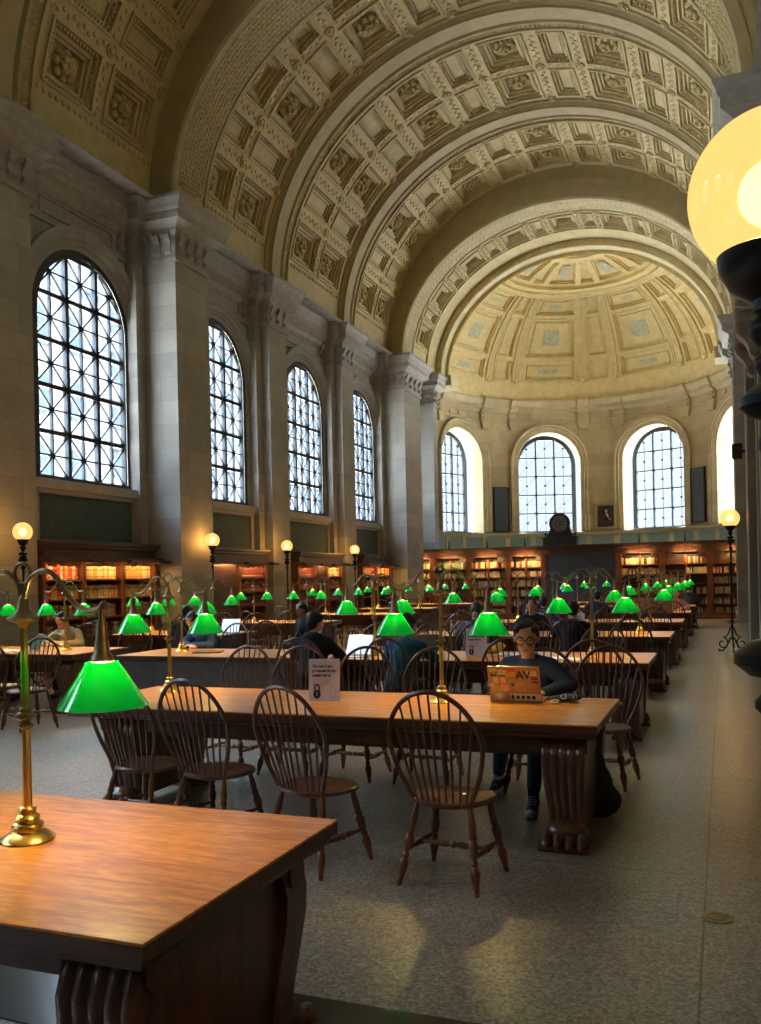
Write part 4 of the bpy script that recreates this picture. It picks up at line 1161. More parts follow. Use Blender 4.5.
# ================================================================== GLOBE LAMPS
def globe_lamp(x, y, zc, r, lab, big=False):
    root = empty('globe_lamp', (x, y, 0))
    m = MB(); m.ell((0, 0, zc), (r, r, r), 40 if big else 24, 24 if big else 14); m.build('globe', 'globe_glass', root, smooth=True); globe_light(root, zc, .065, 30)
    m = MB(); z = zc-r
    m.lathe([(.012, z-.16), (.03, z-.15), (.03, z-.13), (.055, z-.11), (.05, z-.09), (.03, z-.075), (.06, z-.05), (r*.52, z-.01), (r*.62, z+.035), (r*.60, z+.05), (r*.3, z+.03)], n=32 if big else 16); m.build('gallery', 'iron', root, smooth=True)
    m = MB(); m.lathe([(.022, .25), (.020, z-.14)], n=12)
    for zz, rr in ((.62, .045), (1.15, .05), (1.35, .035), (z-.42, .04), (z-.30, .075), (z-.26, .06), (z-.20, .07)): m.lathe([(.015, zz-.04), (rr, zz-.012), (rr, zz+.012), (.015, zz+.04)], n=18)
    m.build('post', 'iron', root, smooth=True)
    for k in range(3):
        m = MB(); a = radians(35)+2*pi*k/3; pts = []
        for j in range(20):
            t = j/19*2.1*pi; rr = .13*(1-.72*j/19); pts.append((.21+rr*cos(t+1.6), rr*sin(t+1.6)+.17))
        pts = [(.02, .52), (.06, .44), (.10, .34), (.16, .305)]+pts
        m.tube([(p*cos(a), p*sin(a), zz) for p, zz in pts], .014, 6)
        m.tube([(.035*cos(a), .035*sin(a), .30), (.13*cos(a), .13*sin(a), .10), (.20*cos(a), .20*sin(a), .03), (.27*cos(a), .27*sin(a), .022), (.30*cos(a), .30*sin(a), .05)], .016, 6)
        m.ell((.27*cos(a), .27*sin(a), .022), (.03, .03, .022), 8, 6)
        t = j = 0
        sp = [(.06+.045*(1-j/14)*cos(j*.55), .60+.045*(1-j/14)*sin(j*.55)) for j in range(14)]
        m.tube([(p*cos(a), p*sin(a), zz) for p, zz in sp], .009, 5)
        m.build('scroll_foot', 'iron', root, smooth=True)
    return tag(root, lab, 'lamp', 'wrought iron floor lamps with glowing globes')
for (x, y, l) in ((-10.55, 11.27, 'glowing globe lamp on a thin dark post left of the leftmost bookcase'), (-10.33, 16.62, 'glowing globe lamp standing against the large left pier'),
                  (-10.7, 20.85, 'glowing globe lamp before the pilaster between the second and third left bookcases'), (-10.7, 25.45, 'farthest glowing globe lamp along the left wall')):
    globe_lamp(x, y, 2.53 if y < 12 else 2.56, .155, l)
globe_lamp(.14, 19.39, 2.72, .19, 'wrought iron globe lamp with scrolled feet standing in the right aisle')
globe_lamp(.88, 21.0, 2.62, .17, 'globe lamp peeping out from behind the right-hand pier')
# ================================================================== RIGHT FOREGROUND LAMP (only its globe, cup and turnings reach into the frame)
root = empty('globe_lamp', (.128, 2.30, 0))
GZ, GR = 2.543, .193
m = MB(); m.ell((0, 0, GZ), (GR, GR, GR), 64, 40); m.build('globe', 'globe_glass', root, smooth=True); globe_light(root, GZ, .085, 40)
m = MB(); z = GZ-GR
m.lathe([(.02, z-.10), (.05, z-.085), (.05, z-.06), (.10, z-.03), (.125, z+.015), (.13, z+.05), (.12, z+.055), (.06, z+.02)], n=48); m.build('gallery', 'iron', root, smooth=True)
m = MB(); m.lathe([(.028, .12), (.026, z-.08)], n=16)
for zz, rr, hh in ((z-.13, .062, .035), (z-.21, .050, .03), (z-.30, .085, .035), (z-.40, .045, .035), (z-.50, .03, .05), (1.44, .11, .04), (1.33, .065, .03), (.95, .05, .04)):
    m.lathe([(.02, zz-hh*1.3), (rr*.7, zz-hh), (rr, zz-hh*.3), (rr, zz+hh*.3), (rr*.7, zz+hh), (.02, zz+hh*1.3)], n=32)
m.build('post', 'iron', root, smooth=True)
for k in range(3):
    a = radians(75)+2*pi*k/3; m = MB()
    m.tube([(.03*cos(a), .03*sin(a), .34), (.12*cos(a), .12*sin(a), .12), (.22*cos(a), .22*sin(a), .03), (.30*cos(a), .30*sin(a), .03), (.33*cos(a), .33*sin(a), .06)], .017, 8)
    m.ell((.30*cos(a), .30*sin(a), .026), (.035, .035, .026), 10, 6)
    m.build('scroll_foot', 'iron', root, smooth=True)
tag(root, 'large glowing globe of the floor lamp at the right edge, closest to the camera', 'lamp', 'wrought iron floor lamps with glowing globes')

# ================================================================== DOOR SURROUND ON THE RIGHT (console, entablature, carved block)
def SX(h): return XC+h
m = MB()
x0 = .255
def sprof(mb, poly, y0, y1, mir=1): mb.prism(poly, lambda a, b, d: (a, d, b), y0, y1)
# entablature slab with dentils, resting on consoles
m.box(x0-.03, 1.5, 13.9, 15.75, 5.42, 5.50); m.box(x0, 1.5, 13.95, 15.72, 5.28, 5.42)
for k in range(22): m.box(x0-.02+.0, x0+.03, 13.98+k*.08, 14.02+k*.08, 5.33, 5.40)
for k in range(14): m.box(x0+.03+k*.08, x0+.07+k*.08, 13.93, 13.98, 5.33, 5.40)
m.box(x0+.02, 1.5, 14.0, 15.7, 5.50, 6.62)
for a, b in ((.02, .07), (.12, .15)):
    m.box(x0+.0, x0+.04, 13.97, 14.02, 5.5, 6.62)
m.box(x0-.02, x0+.04, 13.96, 14.03, 5.5, 6.62)
for k, (o, z) in enumerate(((.06, 6.62), (.11, 6.70), (.16, 6.78))): m.box(x0-o, 1.5, 13.95-o, 15.75, z, z+.08)
struct(m.build('trim_60', 'plain_stone', bevel=.01))
m = MB()
def console(y):
    # S-shaped bracket in side view, projecting towards the hall
    pts = [(x0+.26, 5.28), (x0+.0, 5.28), (x0-.02, 5.20), (x0+.0, 5.12), (x0+.06, 5.05), (x0+.12, 4.98), (x0+.15, 4.90), (x0+.17, 4.82), (x0+.22, 4.76), (x0+.28, 4.76), (x0+.30, 4.85), (x0+.30, 5.28)]
    sprof(m, pts, y, y+.28)
    for (cx, cz, r) in ((x0+.085, 5.18, .085), (x0+.215, 4.84, .07)):
        for dy in (-.02, .30):
            n = 20; pts2 = [(cx+r*(1-.85*j/24)*cos(j*.62), y+dy*.93, cz+r*(1-.85*j/24)*sin(j*.62)) for j in range(24)]
            m.tube(pts2, .010, 6)
    m.tube([(x0+.02, y-.005, 5.12), (x0+.10, y-.005, 5.02), (x0+.16, y-.005, 4.92), (x0+.2, y-.005, 4.78)], .010, 6)
console(14.0); console(15.3)
m.box(x0+.27, 1.5, 14.0, 14.34, 0, 5.28); m.box(x0+.27, 1.5, 15.2, 15.7, 0, 5.28)
struct(m.build('trim_61', 'plain_stone', bevel=.008))
# carved panel block on the pier under the springing
m = MB()
for (a, b, z0, z1) in ((.44, 1.4, 9.62, 9.68),): pass
P0 = 15.83
m.box(.42, .47, P0-.05, P0, 8.15, 9.0); m.box(.92, .97, P0-.05, P0, 8.15, 9.0); m.box(.42, .97, P0-.05, P0, 8.15, 8.20); m.box(.42, .97, P0-.05, P0, 8.95, 9.0)
m.tube([(.69+.14*(1-.8*j/22)*cos(j*.6), P0-.02, 8.58+.2*(1-.8*j/22)*sin(j*.6)) for j in range(22)], .02, 6)
struct(m.build('trim_62', 'plain_stone'))
# small dark loudspeaker high on the far right pier
root = empty('wall_loudspeaker', (.43, 26.5, 4.75))
m = MB(); m.box(-.14, .12, -.12, .12, 0, .42); m.build('cabinet', 'black', root, bevel=.02)
m = MB(); m.box(-.155, -.14, -.10, .10, .03, .39); m.build('grille', 'iron', root)
m = MB(); m.box(.1, .5, -.03, .03, .16, .24); m.build('bracket', 'iron', root)
tag(root, 'small dark loudspeaker fixed high on the far right-hand pier', 'speaker')
# brass floor medallion
root = empty('floor_medallion', (-.06, 4.5, .0))
m = MB(); m.lathe([(.075, 0), (.075, .003), (.055, .004), (.055, .002), (.038, .002), (.038, .004), (.0, .004)], n=32, cap=False); m.build('medallion_plate', 'brass_dark', root, smooth=False)
tag(root, 'small round brass medallion set in the right aisle floor', 'floor plate')

# ================================================================== BOOKCASES
BK = []
bookcols = {'tan': (.48, .36, .17), 'cream': (.55, .47, .30), 'red': (.42, .05, .025), 'maroon': (.14, .035, .03), 'green': (.06, .13, .08), 'gold': (.50, .27, .07), 'rust': (.22, .075, .04), 'grey': (.30, .29, .26), 'wine': (.17, .045, .045)}
def book_mat(n, c):
    m_, nt, b = newmat('book_'+n); b.inputs['Roughness'].default_value = .55
    t = nt.nodes.new('ShaderNodeTexCoord'); sp = nt.nodes.new('ShaderNodeSeparateXYZ'); nt.links.new(t.outputs['Object'], sp.inputs[0])
    r = nt.nodes.new('ShaderNodeValToRGB'); r.color_ramp.interpolation = 'CONSTANT'
    e = r.color_ramp.elements; e[0].position = 0; e[0].color = (*c, 1); e[1].position = .16; e[1].color = (.75, .60, .30, 1) if n in ('red', 'maroon', 'wine', 'rust', 'green') else (.24, .10, .05, 1)
    for p, k in ((.19, 0), (.66, 1), (.80, 0)):
        x_ = e.new(p); x_.color = (*(c if k == 0 else [v*.45 for v in c]), 1)
    nt.links.new(sp.outputs[2], r.inputs[0]); nt.links.new(r.outputs[0], b.inputs['Base Color']); MAT['book_'+n] = m_
for n, c in bookcols.items(): book_mat(n, c)
book_meshes = {}
def book_mesh(n):
    if n in book_meshes: return book_meshes[n]
    # unit book: thickness along X (0..1), depth along Y (0 spine .. 1), height Z 0..1 ; rounded spine towards -Y
    m = MB(); prof = [(0, 1), (0, .08), (.15, .02), (.5, 0), (.85, .02), (1, .08), (1, 1)]
    m.prism(prof, lambda a, b, d: (a, b, d), 0, 1)
    o = m.build('book', 'book_'+n); book_meshes[n] = o.data
    bpy.data.objects.remove(o, do_unlink=True)
    return book_meshes[n]
def add_book(x, y, z, rz, th, dp, h, colr, label, group, tilt=0):
    o = bpy.data.objects.new('book', book_mesh(colr)); COL.objects.link(o)
    o.location = (x, y, z); o.rotation_euler = (0, tilt, rz); o.scale = (th, dp, h)
    tag(o, label, 'book', group); BK.append(o)
rb = random.Random(5)
def fill_shelf(origin, ux, x0, x1, z, palette, label, group, hmax, stuff=None, gapp=.04, thk=(.035, .055), nmax=99):
    """books along direction ux from local x0 to x1; origin is the front line of the shelf."""
    x = x0; n = 0
    rz = atan2(ux[1], ux[0])
    while x < x1-.03 and n < nmax:
        th = rb.uniform(*thk)
        if rb.random() < gapp: x += rb.uniform(.02, .08); continue
        h = hmax*rb.uniform(.80, .97); dp = rb.uniform(.15, .19); c = rb.choice(palette)
        p = (origin[0]+ux[0]*x, origin[1]+ux[1]*x)
        if stuff is None: add_book(p[0], p[1], z, rz, th-.002, dp, h, c, label % (ORDB[n], CN[c]), group)
        else:
            mb_ = stuff; mb_.mi = STP.index(c)
            a, b = (x, x+th-.002)
            dx, dy = -ux[1], ux[0]
            q = [(origin[0]+ux[0]*s+dx*t, origin[1]+ux[1]*s+dy*t) for s, t in ((a, 0), (b, 0), (b, dp), (a, dp))]
            i = len(mb_.v); mb_.add([(u_[0], u_[1], z) for u_ in q]+[(u_[0], u_[1], z+h) for u_ in q], [(0, 1, 5, 4), (1, 2, 6, 5), (2, 3, 7, 6), (3, 0, 4, 7), (4, 5, 6, 7)])
        x += th; n += 1
ORDB = ORD+['thirteenth', 'fourteenth', 'fifteenth', 'sixteenth', 'seventeenth', 'eighteenth', 'nineteenth', 'twentieth']
CN = {'tan': 'tan', 'cream': 'cream', 'red': 'bright red', 'maroon': 'dark red', 'green': 'green', 'gold': 'golden', 'rust': 'rust-red', 'grey': 'grey', 'wine': 'reddish-brown'}
STP = ['tan', 'cream', 'grey', 'green', 'wine']

def bookcase(name, cx, cy, rz, W, H, secs, shelves, label, cat, door=None, depth=.42, light=True, cornice=.30):
    """local frame: x along the case (0..W), y depth into the wall, front at y=0"""
    root = empty(name, (cx, cy, 0), rz)
    m = MB()
    m.box(0, W, depth-.03, depth, 0, H-.05); m.box(0, W, 0.02, depth, .0, .12)
    m.build('back_and_plinth', 'case_dark', root)
    m = MB(); o = .0
    m.box(-.06, W+.06, -.12, depth, H-.07, H); m.box(-.03, W+.03, -.08, depth, H-.14, H-.07); m.box(0, W, -.03, depth, H-cornice, H-.14)
    m.build('cornice', 'case_dark', root, bevel=.008)
    if light:
        m = MB(); m.box(-.02, W+.02, -.22, -.0, H-cornice-.05, H-cornice); m.box(-.02, W+.02, -.22, -.20, H-cornice-.09, H-cornice-.05); m.build('light_shelf', 'case_dark', root, bevel=.004)
        for k in range(len(secs)+1):
            x = 0 if k == 0 else secs[k-1][1]
            m = MB(); m.box(x-.14, x+.14, -.33, -.0, H-cornice-.10, H-cornice-.04); m.build('lamp_hood', 'case_dark', root, bevel=.01)
        for a, b in [s[:2] for s in secs]:
            m = MB(); m.box(a+.15, b-.15, -.12, -.09, H-cornice-.065, H-cornice-.052); m.build('strip_light', 'case_light', root)
    xs = sorted({s[0] for s in secs} | {s[1] for s in secs})
    for x in xs:
        m = MB(); m.box(x-.05, x+.05, -.02, depth-.03, 0, H-cornice); m.build('upright', 'case_wood', root, bevel=.006)
    m = MB()
    for a, b, kind in [(s[0], s[1], s[2]) for s in secs]:
        if kind == 'door': continue
        for z in shelves:
            m = MB(); m.box(a+.05, b-.05, .0, depth-.03, z-.03, z); m.build('shelf', 'case_wood', root)
    for a, b, kind in [(s[0], s[1], s[2]) for s in secs]:
        if kind == 'door':
            m = MB(); m.box(a+.05, b-.05, .02, .06, .05, H-cornice)
            for z0, z1 in ((.2, 1.0), (1.1, H-cornice-.12)):
                m.box(a+.16, b-.16, .0, .02, z0, z1)
            d = m.build('door', 'case_dark', root, bevel=.01)
            m = MB(); m.ell((b-.11, -.02, 1.05), (.02, .02, .02), 8, 6); m.build('knob', 'brass_dark', d)
    return tag(root, label, cat)
# left wall: rotate so local x runs along +Y (towards the apse) and local +y into the wall (-X)
LX = -11.12
def left_case(y0, y1, secs, label, shelves):
    return bookcase('bookcase', LX, y0, pi/2, y1-y0, 2.46, secs, shelves, label, 'bookcase')
SH = [2.12-.36*(k+1)+.0 for k in range(5)]
def lfill(y0, a, b, z, pal, lab, grp, **k): fill_shelf((LX-.06, y0), (0, 1), a+.06, b-.06, z, pal, lab, grp, .27, **k)
left_case(12.35, 15.62, [(0, 1.05, 'b'), (1.05, 2.2, 'b'), (2.2, 3.27, 'b')], 'large dark wooden bookcase with lit shelves of tan books at the far left', SH)
sname = ['top', 'second', 'third', 'fourth', 'fifth']
for k, z in enumerate(SH[:4]):
    for j, (a, b) in enumerate(((0, 1.05), (1.05, 2.2), (2.2, 3.27))):
        pal = ['tan', 'cream', 'tan', 'gold', 'red'] if j == 0 else ['tan', 'cream', 'gold', 'cream']
        if j == 0 and k == 0: pal = ['red', 'red', 'gold', 'cream', 'tan']
        if k == 3: pal = ['rust', 'cream', 'maroon', 'tan']
        lfill(12.35, a, b, z, pal, '%%s book from the left, %%s, %s shelf, %s section, large far left bookcase' % (sname[k], ('left', 'middle', 'right')[j]), 'books on the %s shelf, %s section, far left bookcase' % (sname[k], ('left', 'middle', 'right')[j]), thk=(.055, .085), nmax=14)
left_case(17.55, 20.45, [(0, 1.55, 'door'), (1.55, 2.9, 'b')], 'dark bookcase with a panelled door and uniform red-brown volumes, behind the second globe lamp', SH)
for k, z in enumerate(SH[:3]): lfill(17.55, 1.55, 2.9, z, ['wine', 'wine', 'maroon'], '%%s volume, %%s, %s shelf of the left-wall bookcase with the panelled door' % sname[k], 'volumes on the %s shelf of the second left bookcase' % sname[k], thk=(.085, .10), gapp=.0)
left_case(22.35, 25.4, [(0, 1.1, 'b'), (1.1, 1.95, 'door'), (1.95, 3.05, 'b')], 'dark bookcase under the third tall window, next to the third globe lamp', SH)
for k, z in enumerate(SH[:3]):
    lfill(22.35, 0, 1.1, z, ['wine', 'rust', 'wine'], '%%s volume, %%s, %s shelf, left section, third bookcase along the left wall' % sname[k], 'reddish volumes on the %s shelf of the third left bookcase' % sname[k], thk=(.10, .12), gapp=.0)
    lfill(22.35, 1.95, 3.05, z, ['cream', 'tan'] if k == 0 else ['wine', 'rust'], '%%s book, %%s, %s shelf, right section, third bookcase along the left wall' % sname[k], 'books on the %s shelf, right section, third left bookcase' % sname[k], thk=(.10, .12), gapp=.1)
left_case(27.1, 29.75, [(0, 1.3, 'b'), (1.3, 2.65, 'b')], 'farthest bookcase along the left wall, small and lit orange', SH)
for k, z in enumerate(SH[:2]):
    lfill(27.1, 0, 1.3, z, ['rust', 'wine'], '%%s book, %%s, %s shelf, left section, farthest left-wall bookcase' % sname[k], 'books on the %s shelf of the farthest left bookcase' % sname[k], thk=(.11, .13), gapp=.05)
    lfill(27.1, 1.3, 2.65, z, ['rust', 'gold', 'cream'], '%%s book, %%s, %s shelf, right section, farthest left-wall bookcase' % sname[k], 'books on the %s shelf, right section, farthest left bookcase' % sname[k], thk=(.11, .13), gapp=.2)
# right wall cases stay hidden behind the piers; end bookcase screen across the hall
EX0, EX1, EY = -11.6, 1.40, 33.0
ew = EX1-EX0
CB = [0, 1.0, 2.45, 4.0, 5.35, 8.05, 9.55, 11.15, 13.0]
secs = [(CB[i], CB[i+1], 'glass' if i == 4 else 'b') for i in range(8)]
secs = [(a, b, k) for a, b, k in secs]
SE = [2.30-.36*(k+1)+.02 for k in range(6)]
root = empty('end_bookcase', (EX0, EY, 0))
H = 2.74
m = MB(); m.box(0, ew, .40, .45, 0, H-.05); m.build('back_panel', 'case_dark', root)
m = MB(); m.box(0, ew, -.14, .47, H-.07, H); m.box(0, ew, -.08, .45, H-.13, H-.07); m.box(0, ew, -.02, .45, H-.36, H-.13); m.build('cornice', 'case_dark', root, bevel=.008)
for x in CB:
    m = MB(); m.box(max(0, x-.10), min(ew, x+.10), -.04, .42, 0, H-.36); m.build('upright', 'case_wood', root, bevel=.006)
for a, b, k in secs:
    if k == 'glass': continue
    m = MB(); mid = (a+b)/2; m.box(mid-.03, mid+.03, .0, .4, .12, H-.36)
    for z in SE: m.box(a+.1, b-.1, 0, .4, z-.03, z)
    m.build('shelf_unit', 'case_wood', root)
m = MB(); m.box(0, ew, -.3, .42, 0, .10); m.box(0, ew, -.12, .42, .10, .22); m.build('plinth_step', 'case_wood', root)
a, b = CB[4]+.1, CB[5]-.1
m = MB(); m.box(a, b, .0, .05, .2, H-.36)
for k in range(1, 3): m.box(a+(b-a)*k/3-.02, a+(b-a)*k/3+.02, -.03, .05, .2, H-.36)
m.build('dark_doors', 'plaque', root)
for i, (a, b, k) in enumerate(secs):
    if k == 'glass': continue
    m = MB(); h = MB(); c = (a+b)/2; h.box(c-.42, c+.42, -.36, -.20, H-.47, H-.40); h.box(c-.02, c+.02, -.3, 0, H-.42, H-.38); h.tube([(c, -.10, H), (c, -.10, H+.34)], [.035, .008], 6)
    m.box(c-.36, c+.36, -.18, -.15, H-.455, H-.44)
    hh = h.build('lamp_hood', 'iron', root); m.build('strip_light', 'end_case_light', hh)
tag(root, 'long dark wooden bookcase screen across the hall under the apse windows', 'bookcase')
st = MB()
for i, (a, b, k) in enumerate(secs):
    if k == 'glass': continue
    mid = (a+b)/2
    for z in SE:
        for (p, q) in ((a+.11, mid-.03), (mid+.03, b-.11)):
            if rb.random() < .1: continue
            pal = ['green', 'grey', 'green'] if i == 1 else ['wine', 'cream', 'tan'] if i < 4 else ['grey', 'tan', 'wine', 'cream']
            fill_shelf((EX0, EY+.07), (1, 0), p, q, z, pal, '', '', .25, stuff=st, gapp=.12, thk=(.04, .07))
bk = st.build('book_rows', ['book_'+c for c in STP]); tag(bk, 'rows of small bound books filling the long bookcase at the end of the hall', 'books', None, 'stuff')

# ---- round clock on the end bookcase
root = empty('mantel_clock', (-5.62, EY+.12, H+.003))
m = MB(); m.box(-.62, .62, -.2, .2, 0, .24); m.box(-.66, .66, -.23, .23, .24, .29)
m.prism([(-.5, .29), (.5, .29), (.42, .45), (.36, .62), (.30, .8), (-.30, .8), (-.36, .62), (-.42, .45)], lambda a, b, d: (a, d, b), -.14, .16)
for s in (-1, 1):
    m.tube([(s*.40, -.05, .40), (s*.50, -.05, .42), (s*.56, -.05, .36), (s*.52, -.05, .30), (s*.47, -.05, .33)], .04, 8); m.ell((s*.56, -.05, .44), (.05, .05, .07), 8, 6)
m.build('clock_body', 'clock_case', root, smooth=False)
m = MB(); n = 36; R0 = .34
m.tube([(R0*cos(2*pi*k/n), -.17, .80+R0*sin(2*pi*k/n)) for k in range(n+1)], .05, 10); m.build('bezel', 'clock_case', root, smooth=True)
m = MB(); m.tube([(0, -.19, .80), (0, .1, .80)], R0, 36); m.build('drum', 'clock_case', root, smooth=True)
m = MB(); m.tube([(0, -.205, .80), (0, -.19, .80)], .29, 36); dial = m.build('dial', mat('dial_grey', (.14, .15, .13), .25, var=.4, scale=5).name, root)
m = MB()
for k in range(12):
    a = k*pi/6; m.tube([(.21*sin(a), -.209, .80+.21*cos(a)), (.26*sin(a), -.209, .80+.26*cos(a))], .008, 4)
m.build('numeral_marks', 'paper', dial)
m = MB(); m.tube([(0, -.212, .80), (.09, -.212, .90)], .01, 4); m.tube([(0, -.212, .80), (-.02, -.212, .62)], .008, 4); m.build('clock_hand', 'iron', dial)
tag(root, 'dark round clock in a scrolled case on top of the long end bookcase', 'clock')

# ================================================================== LAPTOPS, SIGNS, BAGS
def text_mesh(name, body, size, m, parent, loc, rot, extrude=.0006, align='LEFT', bold=0):
    c = bpy.data.curves.new(name, 'FONT'); c.body = body; c.size = size; c.extrude = extrude; c.align_x = align; c.offset = bold
    o = bpy.data.objects.new(name, c); COL.objects.link(o)
    me = bpy.data.meshes.new_from_object(o); bpy.data.objects.remove(o, do_unlink=True)
    me.materials.clear(); me.materials.append(MAT[m])
    q = bpy.data.objects.new(name, me); COL.objects.link(q); q.parent = parent; q.location = loc; q.rotation_euler = rot
    return q
def sign(x, y, rz, label, full=True):
    root = empty('table_sign', (x, y, .77), rz); W, Hh = .235, .305
    tl = radians(4)
    m = MB(); m.box(-W/2, W/2, -.002, .002, 0, Hh); p = m.build('sign_sheet', 'paper', root); p.rotation_euler = (-tl, 0, 0)
    m = MB(); m.box(-W/2, W/2, 0, .09, 0, .004); m.build('sign_foot', 'paper', root)
    if True:
        R = (pi/2, 0, 0)
        for k, t in enumerate(('Do not leave', 'personal items', 'unattended')):
            text_mesh('heading', t, .030, 'ink', p, (-W/2+.028, -.003, Hh-.062-k*.033), R, bold=.0012)
        for k, t in enumerate(('The library is not responsible', 'for lost or stolen property.', 'Please keep your belongings', 'with you at all times.')):
            text_mesh('body_text', t, .0115, 'ink_grey', p, (-W/2+.028, -.003, Hh-.155-k*.0145), R)
        def lock(cx, m_, s=1):
            mb_ = MB(); n = 12
            mb_.tube([(cx-.018*s, -.004, .075)]+[(cx-.018*s*cos(pi*k/n), -.004, .10+.02*sin(pi*k/n)) for k in range(n+1)]+[(cx+.018*s, -.004, .075)], .005, 6)
            pts = [(cx+.027*cos(a_), .050+.034*sin(a_)) for a_ in [k*pi/10 for k in range(20)]]
            mb_.prism([(a_, min(b_, .078)) for a_, b_ in pts], lambda a, b, d: (a, d, b), -.005, -.002)
            o = mb_.build('padlock_mark', m_, p)
            mb_ = MB(); mb_.ell((cx, -.0055, .058), (.006, .0012, .007), 8, 5); mb_.box(cx-.003, cx+.003, -.0065, -.005, .035, .058); mb_.build('keyhole', 'paper', p)
        lock(-.055, 'ink'); 
        mb_ = MB(); n = 14
        mb_.tube([(.065+.024*cos(2*pi*k/n), -.003, .065+.04*sin(2*pi*k/n)) for k in range(n+1)], .0012, 4); mb_.build('faint_lock_outline', 'ink_grey', p)
        mb_ = MB(); mb_.box(-W/2+.025, W/2-.03, -.004, -.002, Hh-.026, Hh-.0245); mb_.build('rule', 'ink_grey', p)
    return tag(root, label, 'sign', 'white padlock signs on the tables')
sign(-2.72, 5.84, radians(8), 'white paper sign with a black padlock on the second table, between the two lamps')
sign(-2.55, 9.45, radians(4), 'white paper sign with a padlock on the third table, directly behind the middle lamp pole')
sign(-2.05, 13.3, 0, 'small white paper sign on the fourth table, above the head of the laptop user')

mat('laptop_shell', (.38, .27, .20), .4, .5, var=.1)
mat('laptop_dark', (.03, .03, .035), .4)
mat('laptop_silver', (.42, .43, .45), .35, .6)
for n, c in dict(st_cream=(.70, .62, .42), st_yellow=(.62, .48, .16), st_pink=(.72, .42, .32), st_white=(.75, .74, .70), st_red=(.75, .05, .02), st_orange=(.85, .28, .02), st_ygreen=(.45, .5, .08), st_dark=(.02, .02, .03), st_maroon=(.16, .04, .05), st_grey=(.45, .48, .50)).items(): mat(n, c, .5)
def laptop(x, y, rz, lab, open_deg=108, shell='laptop_silver', stickers=False, screen=None, W=.36, D=.245, z=.77):
    root = empty('laptop', (x, y, z), rz)           # hinge at the origin, keyboard towards +Y, lid back seen from -Y
    m = MB(); m.box(-W/2, W/2, 0, D, .0, .014); b = m.build('keyboard_base', shell, root, bevel=.004)
    m = MB(); m.box(-W/2+.02, W/2-.02, .03, .135, .0145, .016); m.build('keys', 'laptop_dark', b)
    m = MB(); m.box(-W/2, W/2, -.004, .004, 0, D); lid = m.build('lid', shell, root, bevel=.004); lid.location = (0, 0, .012); lid.rotation_euler = (radians(90-open_deg)*-1, 0, 0)
    m = MB(); m.box(-W/2+.012, W/2-.012, .0042, .0055, .012, D-.012); m.build('screen', screen or 'laptop_dark', lid)
    if stickers:
        def stk(x0, x1, z0, z1, c, round_=False, ang=0):
            mb_ = MB(); cx, cz = (x0+x1)/2, (z0+z1)/2; hx, hz = (x1-x0)/2, (z1-z0)/2
            q = [(-hx, -hz), (hx, -hz), (hx, hz), (-hx, hz)] if not round_ else [(hx*cos(k*pi/8), hz*sin(k*pi/8)) for k in range(16)]
            q = [(cx+a*cos(ang)-b_*sin(ang), cz+a*sin(ang)+b_*cos(ang)) for a, b_ in q]
            mb_.prism([(a*W, b_*D) for a, b_ in q], lambda a, b_, d: (a, d, b_), -.0052-stk.k*.00004, -.0035); stk.k += 1
            return mb_.build('sticker', c, lid)
        stk.k = 0
        stk(-.46, -.33, .84, .95, 'st_cream', ang=.2); stk(-.44, -.34, .72, .80, 'st_dark'); stk(-.42, -.34, .76, .86, 'st_ygreen', True)
        stk(-.30, -.13, .70, .90, 'st_cream'); stk(-.29, -.15, .71, .75, 'st_dark')
        for k, c in enumerate(('st_red', 'st_orange', 'st_yellow', 'st_ygreen')): stk(-.12, .03, .86-.055*k, .915-.055*k, c)
        stk(.25, .44, .74, .88, 'st_cream'); stk(.28, .41, .79, .83, 'st_yellow')
        stk(.34, .46, .63, .70, 'st_maroon'); stk(.34, .46, .53, .60, 'st_maroon')
        stk(-.40, -.30, .50, .68, 'st_cream'); stk(-.26, -.16, .52, .68, 'st_pink'); stk(-.30, -.10, .26, .48, 'st_pink', True, .3)
        stk(-.47, -.24, .18, .46, 'st_yellow', True); stk(-.41, -.19, .03, .30, 'st_grey', True); stk(-.37, -.24, .08, .24, 'st_white', True); stk(-.48, -.38, .40, .50, 'st_cream', False, .5)
        stk(-.06, .0, .42, .54, 'st_maroon', True)
        stk(-.10, .49, .03, .22, 'st_white')
        R = (pi/2, 0, 0)
        text_mesh('letter_mark', 'AV', .080, 'st_dark', lid, (.045*W, -.0062, .66*D), R, bold=.002)
        for k in range(5): 
            mb_ = MB(); cx = -.05+.1*k
            q = [(cx-.032, .08), (cx+.028, .07), (cx+.036, .15), (cx+.008, .18), (cx-.026, .165)]
            mb_.prism([(a*W, b_*D) for a, b_ in q], lambda a, b_, d: (a, d, b_), -.0075, -.004); mb_.build('sticker_mark', 'st_dark', lid)
        mb_ = MB(); mb_.tube([(-.05*W+.02*cos(k*pi/6+1), -.0075, .125*D+.02*sin(k*pi/6+1)) for k in range(10)], .0022, 5); mb_.build('sticker_mark', 'st_dark', lid)
        mb_ = MB(); mb_.tube([(.5*W*.2+.03*cos(k*pi/5)*.7, -.006, .42*D+.03*sin(k*pi/5)) for k in range(9)], .0016, 4); mb_.tube([(.1*W, -.006, .30*D), (.17*W, -.006, .36*D), (.24*W, -.006, .30*D)], .0016, 4); mb_.build('white_outline_mark', 'st_cream', lid)
    return tag(root, lab, 'laptop')
emat('screen_glow', (.62, .78, 1.0), 1.1); emat('screen_green', (.10, .16, .10), .5)
laptop(-1.36, 6.06, radians(-1), 'open bronze laptop with its lid covered in stickers, on the second table', stickers=True, shell='laptop_shell', W=.365, D=.26)
